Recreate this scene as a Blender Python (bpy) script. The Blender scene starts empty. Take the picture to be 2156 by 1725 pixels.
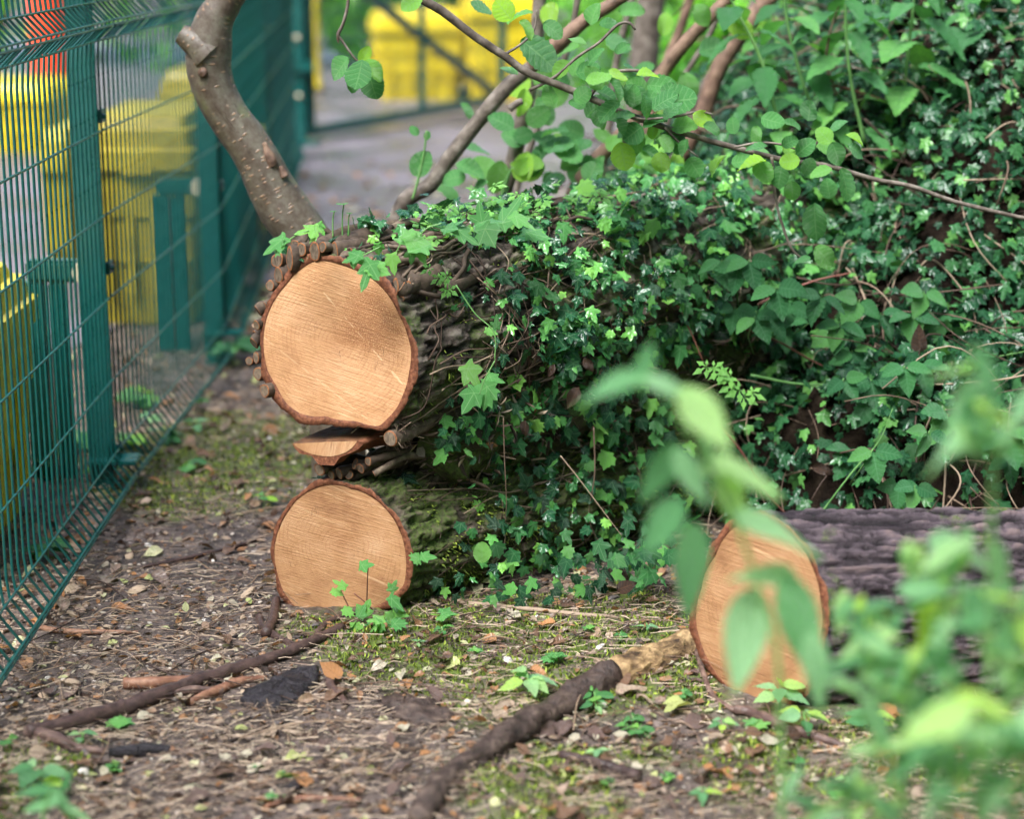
import bpy, bmesh, math, random
import numpy as np
from math import radians, sin, cos, pi
from mathutils import Vector, Matrix, noise as mnoise

SC = bpy.context.scene
COL = SC.collection
rng = np.random.default_rng(11)
random.seed(11)

# ------------------------------------------------------------------ camera, sky, sun, exposure
FPX, CX, CY, W0 = 4000.0, 1078.0, 862.5, 2156.0
PITCH, CAMH = radians(14.3), 1.5
cam = bpy.data.objects.new('camera', bpy.data.cameras.new('camera'))
COL.objects.link(cam)
cam.location = (0, 0, CAMH)
cam.rotation_euler = (pi / 2 - PITCH, 0, 0)
cam.data.sensor_width = 36
cam.data.lens = FPX / W0 * 36
cam.data.clip_start = 0.05
cam.data.clip_end = 400
cam.data.dof.use_dof = True
cam.data.dof.focus_distance = 4.17
cam.data.dof.aperture_fstop = 1.8
SC.camera = cam

SUN_EL, SUN_AZ = radians(58), radians(215)       # azimuth clockwise from +Y: behind the camera, a little to the left
world = bpy.data.worlds.new('World'); SC.world = world; world.use_nodes = True
wn = world.node_tree; wn.nodes.clear()
sky = wn.nodes.new('ShaderNodeTexSky'); sky.sky_type = 'NISHITA'; sky.sun_disc = False
sky.sun_elevation = SUN_EL; sky.sun_rotation = SUN_AZ
sky.air_density = 1.0; sky.dust_density = 3.0; sky.ozone_density = 1.0
hsv = wn.nodes.new('ShaderNodeHueSaturation'); hsv.inputs['Saturation'].default_value = 0.95
bg = wn.nodes.new('ShaderNodeBackground'); bg.inputs['Strength'].default_value = 0.06
wo = wn.nodes.new('ShaderNodeOutputWorld')
wn.links.new(sky.outputs[0], hsv.inputs['Color']); wn.links.new(hsv.outputs[0], bg.inputs[0]); wn.links.new(bg.outputs[0], wo.inputs[0])
sun = bpy.data.objects.new('sun', bpy.data.lights.new('sun', 'SUN')); COL.objects.link(sun)
sun.data.energy = 1.5; sun.data.angle = radians(32); sun.data.color = (0.965, 0.985, 1.0)
_sd = Vector((sin(SUN_AZ) * cos(SUN_EL), cos(SUN_AZ) * cos(SUN_EL), sin(SUN_EL)))
sun.rotation_euler = _sd.to_track_quat('Z', 'Y').to_euler()
SC.view_settings.view_transform = 'Standard'; SC.view_settings.look = 'None'
SC.view_settings.gamma = 1.0; SC.view_settings.exposure = 2.7
SC.render.engine = 'CYCLES'
SC.cycles.max_bounces = 5; SC.cycles.diffuse_bounces = 2; SC.cycles.glossy_bounces = 2
SC.cycles.transmission_bounces = 4; SC.cycles.transparent_max_bounces = 6
SC.cycles.use_denoising = True
SC.cycles.use_adaptive_sampling = True; SC.cycles.adaptive_threshold = 0.025; SC.cycles.adaptive_min_samples = 16
SC.cycles.use_light_tree = False; SC.cycles.caustics_reflective = False; SC.cycles.caustics_refractive = False
SC.cycles.sample_clamp_indirect = 6

# ------------------------------------------------------------------ geometry helpers
def ray(px, py):
    u = (px - CX) / FPX; v = -(py - CY) / FPX
    return Vector((u, cos(PITCH) + v * sin(PITCH), -sin(PITCH) + v * cos(PITCH)))
def at(px, py, Y):
    d = ray(px, py); return Vector((0, 0, CAMH)) + d * (Y / d.y)
def gnd(px, py, z=0.0):
    d = ray(px, py); return Vector((0, 0, CAMH)) + d * ((z - CAMH) / d.z)
def plane_hit(px, py, c, n):
    d = ray(px, py); o = Vector((0, 0, CAMH)); return o + d * ((c - o).dot(n) / d.dot(n))

def _hash(ix, iy, iz, seed):
    h = (ix.astype(np.int64) * 374761393 + iy.astype(np.int64) * 668265263 + iz.astype(np.int64) * 2147483647 + seed * 1274126177) & 0xffffffff
    h = ((h ^ (h >> 13)) * 1274126177) & 0xffffffff
    h = h ^ (h >> 16)
    return (h & 0xffff) / 65535.0
def vnoise(p, seed=0):
    p = np.asarray(p, float); i = np.floor(p); f = p - i; f = f * f * (3 - 2 * f); i = i.astype(np.int64)
    r = 0
    for dx in (0, 1):
        for dy in (0, 1):
            for dz in (0, 1):
                w = (f[:, 0] if dx else 1 - f[:, 0]) * (f[:, 1] if dy else 1 - f[:, 1]) * (f[:, 2] if dz else 1 - f[:, 2])
                r = r + w * _hash(i[:, 0] + dx, i[:, 1] + dy, i[:, 2] + dz, seed)
    return r
def fbm(p, octv=4, seed=0):
    p = np.asarray(p, float); a, s, t = 0.5, 0, 0
    for k in range(octv):
        s = s + a * vnoise(p, seed + k); t += a; p = p * 2.03 + 7.1; a *= 0.5
    return s / t
def ridged(p, octv=3, seed=0):
    p = np.asarray(p, float); a, s, t = 0.5, 0, 0
    for k in range(octv):
        s = s + a * (1 - np.abs(2 * vnoise(p, seed + k) - 1)); t += a; p = p * 2.07 + 3.3; a *= 0.5
    return s / t
def sn(x, y, z): return mnoise.noise((x, y, z)) * .5 + .5
def sstep(a, b, x):
    t = np.clip((x - a) / (b - a), 0, 1); return t * t * (3 - 2 * t)

def mesh(name, verts, faces, mat=None, smooth=True, uv=None, var=None, vein=None, extra=None, mats=None, midx=None):
    """verts (N,3); faces: array (M,k) or list of such arrays; uv per vertex; var/vein: float per vertex"""
    me = bpy.data.meshes.new(name)
    verts = np.ascontiguousarray(np.asarray(verts, np.float32))
    fl = faces if isinstance(faces, list) else [faces]
    fl = [np.asarray(f, np.int32) for f in fl if len(f)]
    me.vertices.add(len(verts)); me.vertices.foreach_set('co', verts.ravel())
    loops = np.concatenate([f.ravel() for f in fl])
    tot = np.concatenate([np.full(len(f), f.shape[1], np.int32) for f in fl])
    start = np.concatenate([[0], np.cumsum(tot)[:-1]]).astype(np.int32)
    me.loops.add(len(loops)); me.loops.foreach_set('vertex_index', loops)
    me.polygons.add(len(tot)); me.polygons.foreach_set('loop_start', start)
    me.polygons.foreach_set('use_smooth', np.full(len(tot), smooth, bool))
    if uv is not None:
        l = me.uv_layers.new(name='UVMap'); l.data.foreach_set('uv', np.asarray(uv, np.float32)[loops].ravel())
    for nm, arr in (('var', var), ('vein', vein)) + tuple((extra or {}).items()):
        if arr is not None:
            a = me.attributes.new(nm, 'FLOAT', 'POINT'); a.data.foreach_set('value', np.asarray(arr, np.float32))
    for m in (mats or ([mat] if mat else [])):
        me.materials.append(m)
    if midx is not None: me.polygons.foreach_set('material_index', np.asarray(midx, np.int32))
    me.update(calc_edges=True); me.validate()
    return me

def tag(o, label=None, cat=None, group=None, kind=None):
    for k, v in (('label', label), ('category', cat), ('group', group), ('kind', kind)):
        if v: o[k] = v
    return o
def thing(name, label, cat, loc=(0, 0, 0), group=None, rotz=0):
    o = bpy.data.objects.new(name, None); COL.objects.link(o); o.location = loc; o.rotation_euler = (0, 0, rotz)
    o.empty_display_size = 0.1
    return tag(o, label, cat, group)
def obj(name, me, parent=None, mw=None, local=False):
    """link a mesh; verts/mw are world coordinates unless local=True (then relative to the parent)"""
    o = bpy.data.objects.new(name, me); COL.objects.link(o)
    if parent is not None:
        o.parent = parent
        if not local and parent.type == 'EMPTY':        # mesh parts already sit in world space
            o.matrix_parent_inverse = Matrix.LocRotScale(parent.location, parent.rotation_euler, parent.scale).inverted()
    if mw is not None: o.matrix_basis = mw
    return o

def smooth_path(pts, rad=None, n=6):
    """Catmull-Rom through 3D points (and radii)"""
    P = np.array([list(p) for p in pts], float); R = np.array(rad if rad is not None else [1] * len(P), float)
    Q = np.vstack([2 * P[0] - P[1], P, 2 * P[-1] - P[-2]]); S = np.concatenate([[R[0]], R, [R[-1]]])
    out, ro = [], []
    for i in range(1, len(Q) - 2):
        for k in range(n):
            t = k / n
            a = lambda A: 0.5 * (2 * A[i] + (A[i + 1] - A[i - 1]) * t + (2 * A[i - 1] - 5 * A[i] + 4 * A[i + 1] - A[i + 2]) * t * t + (3 * A[i] - A[i - 1] - 3 * A[i + 1] + A[i + 2]) * t ** 3)
            out.append(a(Q)); ro.append(a(S))
    out.append(P[-1]); ro.append(R[-1])
    return np.array(out), np.maximum(np.array(ro), 1e-4)
def tube(P, R, sides=8, cap=True, rough=0.0, rs=30.0, seed=0, squash=1.0):
    P = np.asarray(P, float); R = np.broadcast_to(np.asarray(R, float), (len(P),)).copy()
    if cap:
        d0 = P[0] - P[1]; d0 /= np.linalg.norm(d0) + 1e-9; d1 = P[-1] - P[-2]; d1 /= np.linalg.norm(d1) + 1e-9
        P = np.vstack([P[0] + d0 * R[0] * .15, P, P[-1] + d1 * R[-1] * .15]); R = np.concatenate([[R[0] * .05], R, [R[-1] * .05]])
    T = np.gradient(P, axis=0); T /= np.linalg.norm(T, axis=1)[:, None] + 1e-9
    n = np.cross(T[0], [0, 0, 1.0]);
    if np.linalg.norm(n) < 1e-3: n = np.cross(T[0], [1.0, 0, 0])
    n /= np.linalg.norm(n); A = np.linspace(0, 2 * pi, sides, endpoint=False); V = []
    for i in range(len(P)):
        n = n - T[i] * n.dot(T[i]); n /= np.linalg.norm(n) + 1e-9; b = np.cross(T[i], n)
        V.append(P[i] + R[i] * (np.cos(A)[:, None] * n + squash * np.sin(A)[:, None] * b))
    V = np.array(V)
    if rough:
        D = V - P[:, None, :]; q = (V * rs).reshape(-1, 3)
        V = P[:, None, :] + D * (1 + rough * 2 * (fbm(q, 3, seed) - .5)).reshape(len(P), sides, 1)
    m = len(P); i = np.arange(m - 1)[:, None] * sides; j = np.arange(sides)[None, :]; k = (j + 1) % sides
    Q = np.stack([i + j, i + k, i + sides + k, i + sides + j], -1).reshape(-1, 4)
    return V.reshape(-1, 3), Q
def join(parts):
    """parts: list of (verts, quads/tris same width) -> merged, with per-part random var"""
    vs, fs, va, o = [], [], [], 0
    for v, f in parts:
        vs.append(v); fs.append(np.asarray(f) + o); va.append(np.full(len(v), rng.random())); o += len(v)
    return np.vstack(vs), np.vstack(fs), np.concatenate(va)
def instance_mesh(name, base, Ms, mat, var=None):
    """base=(verts,faces,uv,vein); Ms (n,3,4) -> one merged mesh"""
    bv, bf, buv, bve = base; n, k = len(Ms), len(bv)
    V = np.einsum('nij,kj->nki', Ms[:, :, :3], bv) + Ms[:, None, :, 3]
    Fc = (np.asarray(bf)[None] + (np.arange(n) * k)[:, None, None]).reshape(-1, np.asarray(bf).shape[1])
    va = np.repeat(rng.random(n) if var is None else var, k)
    return mesh(name, V.reshape(-1, 3), Fc, mat, True, np.tile(buv, (n, 1)) if buv is not None else None, va, np.tile(bve, n) if bve is not None else None)
def frames(pos, tip, nrm, size, sx=None):
    """stack of 3x4 matrices: local y = tip direction, local z ~ normal"""
    pos, tip, nrm = (np.asarray(a, float) for a in (pos, tip, nrm)); size = np.asarray(size, float)
    y = tip / (np.linalg.norm(tip, axis=1)[:, None] + 1e-9)
    z = nrm - y * (nrm * y).sum(1)[:, None]; z /= np.linalg.norm(z, axis=1)[:, None] + 1e-9
    x = np.cross(y, z); M = np.empty((len(pos), 3, 4))
    M[:, :, 0] = x * size[:, None] * (rng.uniform(.78, 1.15, len(pos))[:, None] if sx is None else np.asarray(sx)[:, None]); M[:, :, 1] = y * size[:, None]; M[:, :, 2] = z * size[:, None]; M[:, :, 3] = pos
    return M
def mat4(m): return Matrix([list(r) for r in m] + [[0, 0, 0, 1]])
def rvec(n): v = rng.normal(size=(n, 3)); return v / np.linalg.norm(v, axis=1)[:, None]

# ------------------------------------------------------------------ leaf shapes (unit length along +y, face +z)
def grid_leaf(width, nseg=12, fold=0.25, droop=0.25, teeth=0, tamp=0.0, pleat=0.0, npl=6, shape='ovate', wave=0.0, seed=0):
    t = np.linspace(0, 1, nseg + 1)
    if shape == 'ovate': w = np.sin(pi * t ** 0.72) ** 0.85 * (1 - .25 * t)
    elif shape == 'round': w = np.sin(pi * np.clip(t, 0, 1) ** 0.95) ** 0.55
    elif shape == 'cordate': w = np.where(t < .28, (t / .28) ** .45, np.cos((t - .28) / .72 * pi / 2) ** .95)
    else: w = np.sin(pi * t ** .85) ** 1.1
    if teeth:
        w = w * (1 + tamp * np.where(np.arange(nseg + 1) % 2 == 0, 1, -1) * (t > .06) * (t < .97))
    w = w * width / 2; w[0] = max(w[0], .008); w[-1] = .003
    S = np.array([-1, -.5, 0, .5, 1]); V, U = [], []
    r = np.random.default_rng(seed); ph = r.random() * 6
    for i in range(nseg + 1):
        for s in S:
            x = s * w[i]; z = fold * abs(x) - droop * t[i] ** 2 * .5 + pleat * cos(2 * pi * (t[i] * npl - abs(s) * 1.1)) * abs(s)
            z += wave * sin(ph + t[i] * 7 + s * 2) * abs(s)
            V.append((x, t[i], z)); U.append((.5 + s * .5, t[i]))
    k = 5; Fq = [(i * k + j, i * k + j + 1, (i + 1) * k + j + 1, (i + 1) * k + j) for i in range(nseg) for j in range(4)]
    return np.array(V), np.array(Fq), np.array(U), np.zeros(len(V))
def ivy_leaf(seed=0, deep=1.0):
    r = np.random.default_rng(seed)
    tips = [(-112, .50), (-56, .76), (0, 1.0), (56, .76), (112, .50)]; out = []
    for i, (a, l) in enumerate(tips):
        l *= r.uniform(.9, 1.1); a += r.uniform(-5, 5)
        out += [(a - 16, l * .76, .4), (a, l, 1.0), (a + 16, l * .76, .4)]
        if i < 4:
            b = tips[i + 1][0]; out.append(((a + b) / 2, (.44 if i in (0, 3) else .52) / deep ** .6, 0.0))
    V = [(0, 0.0, 0.0)]; ve = [1.0]
    for a, l, v in out:
        an = radians(a); x, y = sin(an) * l * .82, cos(an) * l * .95
        V.append((x, y, -.10 * l * l + .10 * (v - .5) * l * .6 - .05 * abs(x) + r.uniform(-.03, .03))); ve.append(v)
    V.append((0.03, -.16, -.03)); ve.append(.3); n = len(V)
    V = np.array(V); V[:, 1] += 0.0
    Fc = [(0, i + 1, i) for i in range(1, n - 1)] + [(0, 1, n - 1)]
    return V, np.array(Fc), V[:, :2] * .5 + .5, np.array(ve)
def herb_leaf(seed=0):
    """finely cut leaf of three to five toothed leaflets"""
    parts = []; 
    for a, l in ((0, 1.0), (62, .78), (-62, .78), (118, .5), (-118, .5)):
        for b, q, w in ((0, 1, .16), (32, .62, .12), (-32, .62, .12)):
            an = radians(a + b * .9); d = np.array([sin(an), cos(an), 0]); s = np.array([cos(an), -sin(an), 0])
            st = np.array([sin(radians(a)), cos(radians(a)), 0]) * l * (.32 if b else .05); e = l * q * (.62 if b else .95)
            z = np.array([0, 0, -.12 * l])
            parts.append((np.array([st, st + d * e * .6 + s * w * l + z * .4, st + d * e + z, st + d * e * .6 - s * w * l + z * .4]), np.array([(0, 3, 2, 1)])))
    v, f, _ = join(parts)
    return v, f, v[:, :2] * .5 + .5, np.zeros(len(v))
IVY = [ivy_leaf(s, d) for s, d in ((1, 1), (2, 1.25), (3, .6), (4, 1.0), (5, .42), (6, .8))]
ALDER = [grid_leaf(w, 16, f, d, 1, .045, .022, 6, 'round', wv, s) for s, (w, f, d, wv) in enumerate(((.86, .18, .3, .03), (.8, .35, .55, .05), (.92, .1, -.25, .04), (.7, .5, .4, .06), (.84, .05, .75, .05)))]
NETTLE = [grid_leaf(.58, 22, .22, .45, 1, .12, .014, 5, 'cordate', .02, s) for s in range(3)]
BALSAM = [grid_leaf(w, 20, f, d, 1, .07, .012, 6, 'ovate', .03, s) for s, (w, f, d) in enumerate(((.42, .3, .5), (.48, .5, .8), (.36, .2, .3), (.52, .35, -.3)))]
BRAMBLE = [grid_leaf(.78, 16, .22, .3, 1, .07, .02, 7, 'ovate', .015, s) for s in range(3)]
DEAD = [grid_leaf(.6, 8, .35, d, 0, 0, .02, 5, 'ovate', .06, s) for s, d in ((1, .5), (2, -.6), (3, .2), (4, .8))]
HERB = [herb_leaf()]
SMALL = (np.array([(0, 0, 0), (.36, .35, .05), (.3, .7, .02), (0, 1, -.12), (-.3, .7, .02), (-.36, .35, .05)], float), np.array([(0, 1, 2, 3), (0, 3, 4, 5)]), np.array([(.5, 0), (1, .35), (.9, .7), (.5, 1), (.1, .7), (0, .35)]), np.zeros(6))

# ------------------------------------------------------------------ materials
class Mat:
    def __init__(s, name):
        s.m = bpy.data.materials.new(name); s.m.use_nodes = True; s.t = s.m.node_tree; s.t.nodes.clear()
        s.out = s.t.nodes.new('ShaderNodeOutputMaterial')
    def n(s, typ, ins=None, **props):
        nd = s.t.nodes.new('ShaderNode' + typ)
        for k, v in props.items(): setattr(nd, k, v)
        for k, v in (ins or {}).items(): s.set(nd.inputs[k], v)
        return nd
    def set(s, sock, v):
        if isinstance(v, bpy.types.NodeSocket): s.t.links.new(v, sock)
        elif isinstance(v, bpy.types.Node): s.t.links.new(v.outputs[0], sock)
        else:
            if hasattr(sock.default_value, '__len__') and not hasattr(v, '__len__'): v = [v] * len(sock.default_value)
            if hasattr(v, '__len__') and len(sock.default_value) == 4 and len(v) == 3: v = tuple(v) + (1,)
            sock.default_value = v
    def mth(s, op, a, b=0.0, c=None, clamp=False):
        nd = s.n('Math', operation=op, use_clamp=clamp); s.set(nd.inputs[0], a); s.set(nd.inputs[1], b)
        if c is not None: s.set(nd.inputs[2], c)
        return nd.outputs[0]
    def rng(s, v, a, b, c=0.0, d=1.0, smooth=True):
        nd = s.n('MapRange', interpolation_type='SMOOTHSTEP' if smooth else 'LINEAR')
        for i, x in enumerate((v, a, b, c, d)): s.set(nd.inputs[i], x)
        return nd.outputs[0]
    def mix(s, f, a, b, blend='MIX'):
        nd = s.n('Mix', data_type='RGBA', blend_type=blend); s.set(nd.inputs['Factor'], f); s.set(nd.inputs[6], a); s.set(nd.inputs[7], b)
        return nd.outputs[2]
    def ramp(s, f, stops):
        nd = s.n('ValToRGB'); s.set(nd.inputs[0], f); e = nd.color_ramp.elements
        while len(e) < len(stops): e.new(.5)
        for el, (p, c) in zip(e, stops): el.position = p; el.color = tuple(c) + (1,)
        return nd.outputs[0]
    def co(s, scale=(1, 1, 1), rot=(0, 0, 0), kind='Object'):
        tc = s.n('TexCoord'); mp = s.n('Mapping', {'Vector': tc.outputs[kind], 'Scale': scale, 'Rotation': rot}); return mp.outputs[0]
    def noise(s, vec, scale, detail=4, rough=.55, dist=0.0):
        return s.n('TexNoise', {'Vector': vec, 'Scale': scale, 'Detail': detail, 'Roughness': rough, 'Distortion': dist}).outputs[0]
    def bump(s, h, strength=.3, dist=.01):
        return s.n('Bump', {'Height': h, 'Strength': strength, 'Distance': dist}).outputs[0]
    def pbr(s, col, rough=.6, normal=None, spec=.5, coat=0, metal=0):
        b = s.n('BsdfPrincipled', {'Base Color': col, 'Roughness': rough, 'Specular IOR Level': spec, 'Coat Weight': coat, 'Metallic': metal})
        if coat: b.inputs['Coat Roughness'].default_value = .1
        if normal is not None:
            s.set(b.inputs['Normal'], normal)
            if coat: s.set(b.inputs['Coat Normal'], normal)
        return b.outputs[0]
    def done(s, sh): s.t.links.new(sh, s.out.inputs[0]); return s.m
    def varn(s):
        a = s.n('Attribute', attribute_name='var').outputs['Fac']; o = s.n('ObjectInfo').outputs['Random']
        return s.mth('FRACT', s.mth('ADD', a, o))

def leaf_mat(name, stops, rough=.32, veins='pin', nv=6, vcol=(.2, .3, .12), vamt=.5, trans=.25, tcol=None, spec=.12, dirt=0.0, wet=.5, gloss=.5, orand=True):
    m = Mat(name); v = m.varn() if orand else m.n('Attribute', attribute_name='var').outputs['Fac']; stops = [(p_, (c_[0] * .90, c_[1] * .97, c_[2] * .76)) if c_[1] > c_[0] * 1.1 else (p_, c_) for p_, c_ in stops]; col = m.ramp(v, stops); P = m.co(kind='Object')
    nz = m.noise(P, 60, 3); col = m.mix(m.rng(nz, .35, .75), col, m.mix(1.0, col, (.62, .68, .62), 'MULTIPLY'))
    if veins == 'ivy':
        ve = m.n('Attribute', attribute_name='vein').outputs['Fac']; mask = m.rng(ve, .9, 1.0); h = ve
    else:
        uv = m.n('TexCoord').outputs['UV']; sp = m.n('SeparateXYZ', {0: uv}); ax = m.mth('ABSOLUTE', m.mth('SUBTRACT', sp.outputs[0], .5))
        mid = m.rng(ax, .012, .045, 1, 0)
        f = m.mth('ABSOLUTE', m.mth('SUBTRACT', m.mth('FRACT', m.mth('SUBTRACT', m.mth('MULTIPLY', sp.outputs[1], nv), m.mth('MULTIPLY', ax, 2.2))), .5))
        side = m.rng(f, .02, .16, .8, 0); mask = m.mth('MAXIMUM', mid, side); h = m.rng(f, 0, .5, 0, 1, False)
    col = m.mix(m.mth('MULTIPLY', mask, vamt), col, vcol)
    if dirt: col = m.mix(m.rng(m.noise(P, 25, 4), .62, .72, 0, dirt), col, (.08, .05, .025))
    back = m.n('NewGeometry').outputs['Backfacing']
    col = m.mix(m.mth('MULTIPLY', back, .45), col, m.mix(1.0, col, (1.5, 1.35, 1.6), 'MULTIPLY'))
    hh = m.mth('ADD', m.mth('MULTIPLY', h, .6), m.mth('MULTIPLY', m.noise(P, 110, 1), 1.1))
    # water beads: small raised domes on the wet surface
    vor = m.n('TexVoronoi', {'Vector': P, 'Scale': 190.0}, feature='F1'); drop = m.rng(vor.outputs['Distance'], .12, .3, wet, 0)
    nrm = m.bump(m.mth('ADD', hh, drop), .6, .004)
    rr = m.rng(m.noise(P, 35, 3), .3, .7, rough * .6, rough * 1.5)
    b = m.pbr(col, rr, nrm, spec, coat=gloss)
    t = m.n('BsdfTranslucent', {'Color': tcol if tcol else m.mix(1.0, col, (1.9, 2.0, .9), 'MULTIPLY')})
    x = m.n('MixShader', {0: trans}); m.t.links.new(b, x.inputs[1]); m.t.links.new(t.outputs[0], x.inputs[2])
    return m.done(x.outputs[0])

G = {}
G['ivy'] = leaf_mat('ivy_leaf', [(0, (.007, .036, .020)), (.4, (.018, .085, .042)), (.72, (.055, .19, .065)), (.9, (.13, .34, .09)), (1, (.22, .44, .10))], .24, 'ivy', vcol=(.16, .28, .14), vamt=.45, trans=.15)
G['ivy_bright'] = leaf_mat('ivy_young_leaf', [(0, (.08, .23, .09)), (.5, (.13, .34, .12)), (1, (.22, .45, .12))], .25, 'ivy', vcol=(.24, .40, .18), vamt=.5, trans=.25)
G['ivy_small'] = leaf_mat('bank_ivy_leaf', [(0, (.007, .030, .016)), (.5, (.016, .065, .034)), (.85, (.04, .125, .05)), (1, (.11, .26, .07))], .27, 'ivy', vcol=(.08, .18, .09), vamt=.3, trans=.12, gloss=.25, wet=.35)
G['alder'] = leaf_mat('alder_leaf', [(0, (.06, .19, .075)), (.5, (.10, .28, .10)), (.8, (.17, .38, .10)), (1, (.32, .52, .05))], .28, 'pin', 6, (.20, .36, .16), .35, .3, dirt=.25, gloss=.7)
G['nettle'] = leaf_mat('nettle_leaf', [(0, (.04, .14, .055)), (.6, (.075, .23, .08)), (1, (.14, .33, .08))], .38, 'pin', 5, (.03, .10, .04), .35, .25)
G['nettle_near'] = leaf_mat('near_nettle_leaf', [(0, (.07, .20, .10)), (.3, (.16, .34, .20)), (.65, (.30, .48, .34)), (.88, (.42, .58, .28)), (1, (.48, .62, .10))], .36, 'pin', 5, (.12, .30, .14), .3, .4, gloss=.5)
G['bramble'] = leaf_mat('bramble_leaf', [(0, (.024, .10, .048)), (.6, (.05, .17, .07)), (1, (.10, .25, .08))], .3, 'pin', 7, (.10, .22, .12), .4, .18, dirt=.2)
G['herb'] = leaf_mat('herb_leaf', [(0, (.11, .28, .08)), (1, (.21, .43, .12))], .4, 'pin', 4, (.2, .35, .15), .2, .3)
G['far'] = leaf_mat('far_leaf', [(0, (.07, .22, .05)), (.5, (.13, .34, .06)), (1, (.25, .5, .09))], .4, 'pin', 4, (.2, .35, .15), .1, .45)
G['dead'] = leaf_mat('dead_leaf', [(0, (.04, .022, .016)), (.15, (.08, .048, .036)), (.3, (.17, .095, .062)), (.48, (.36, .17, .075)), (.56, (.24, .15, .10)), (.64, (.38, .28, .21)), (.8, (.13, .085, .078)), (.92, (.50, .44, .34)), (1, (.40, .43, .16))], .35, 'pin', 7, (.12, .06, .03), .45, .12, dirt=.35, gloss=.25, orand=False)

def mat_soil():
    m = Mat('soil'); P = m.co(); a = m.noise(P, 9, 6, .65); b = m.noise(P, 55, 5, .7)
    col = m.ramp(m.mth('MULTIPLY', m.mth('ADD', a, b), .5), [(.25, (.013, .010, .0095)), (.45, (.047, .036, .032)), (.58, (.125, .096, .084)), (.75, (.27, .22, .195))])
    vor = m.n('TexVoronoi', {'Vector': P, 'Scale': 85.0, 'Randomness': 1.0}); peb = m.rng(vor.outputs['Distance'], .22, .42, 1, 0)
    pc = m.ramp(m.n('SeparateColor', {0: vor.outputs['Color']}).outputs[0], [(0, (.05, .04, .035)), (.5, (.16, .12, .09)), (.9, (.34, .28, .22)), (1, (.5, .45, .4))])
    sel = m.mth('MULTIPLY', peb, m.rng(m.n('SeparateColor', {0: vor.outputs['Color']}).outputs[1], .45, .6))
    col = m.mix(sel, col, pc)
    mo = m.n('Attribute', attribute_name='moss').outputs['Fac']; mk = m.mth('MULTIPLY', m.rng(mo, .3, .7), m.rng(m.noise(P, 30, 5, .7), .38, .6))
    mc = m.ramp(m.noise(P, 80, 4), [(.3, (.035, .05, .012)), (.7, (.11, .15, .03))]); col = m.mix(mk, col, mc)
    h = m.mth('ADD', m.mth('MULTIPLY', b, .8), m.mth('MULTIPLY', sel, .6)); rr = m.rng(a, .3, .7, .35, .75)
    return m.done(m.pbr(col, rr, m.bump(h, .8, .012), .14))
def mat_asphalt():
    m = Mat('wet_asphalt'); P = m.co(); a = m.noise(P, 1.6, 8, .72); b = m.noise(P, 60, 3)
    col = m.ramp(m.mth('ADD', m.mth('MULTIPLY', a, .75), m.mth('MULTIPLY', b, .25)), [(.3, (.035, .026, .026)), (.45, (.09, .074, .08)), (.6, (.15, .126, .145)), (.75, (.21, .18, .21))])
    return m.done(m.pbr(col, m.rng(a, .35, .65, .25, .6), m.bump(b, .4, .01), .5))
def mat_bark(name, stops, moss=.0, scale=1.0, wet=.55, st=(.75, .75, 1.5)):
    m = Mat(name); P = m.co(); a = m.noise(m.co(st), 26 * scale, 7, .72, .4); b = m.noise(P, 130 * scale, 4, .7)
    d = m.n('Attribute', attribute_name='var').outputs['Fac']
    f = m.mth('ADD', m.mth('MULTIPLY', d, .55), m.mth('ADD', m.mth('MULTIPLY', a, .3), m.mth('MULTIPLY', b, .15)))
    col = m.ramp(f, stops)
    if moss:
        mk = m.mth('MULTIPLY', m.rng(m.noise(P, 7, 5, .7), .60 - moss * .25, .72 - moss * .2), m.rng(b, .35, .55))
        col = m.mix(m.mth('MULTIPLY', mk, .85), col, m.ramp(m.noise(P, 90, 3), [(.3, (.025, .045, .010)), (.7, (.09, .13, .025))]))
    h = m.mth('ADD', m.mth('MULTIPLY', a, .6), m.mth('MULTIPLY', b, .5))
    return m.done(m.pbr(col, m.rng(a, .3, .7, wet * .7, wet * 1.3), m.bump(h, 1.0, .010), .14))
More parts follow.
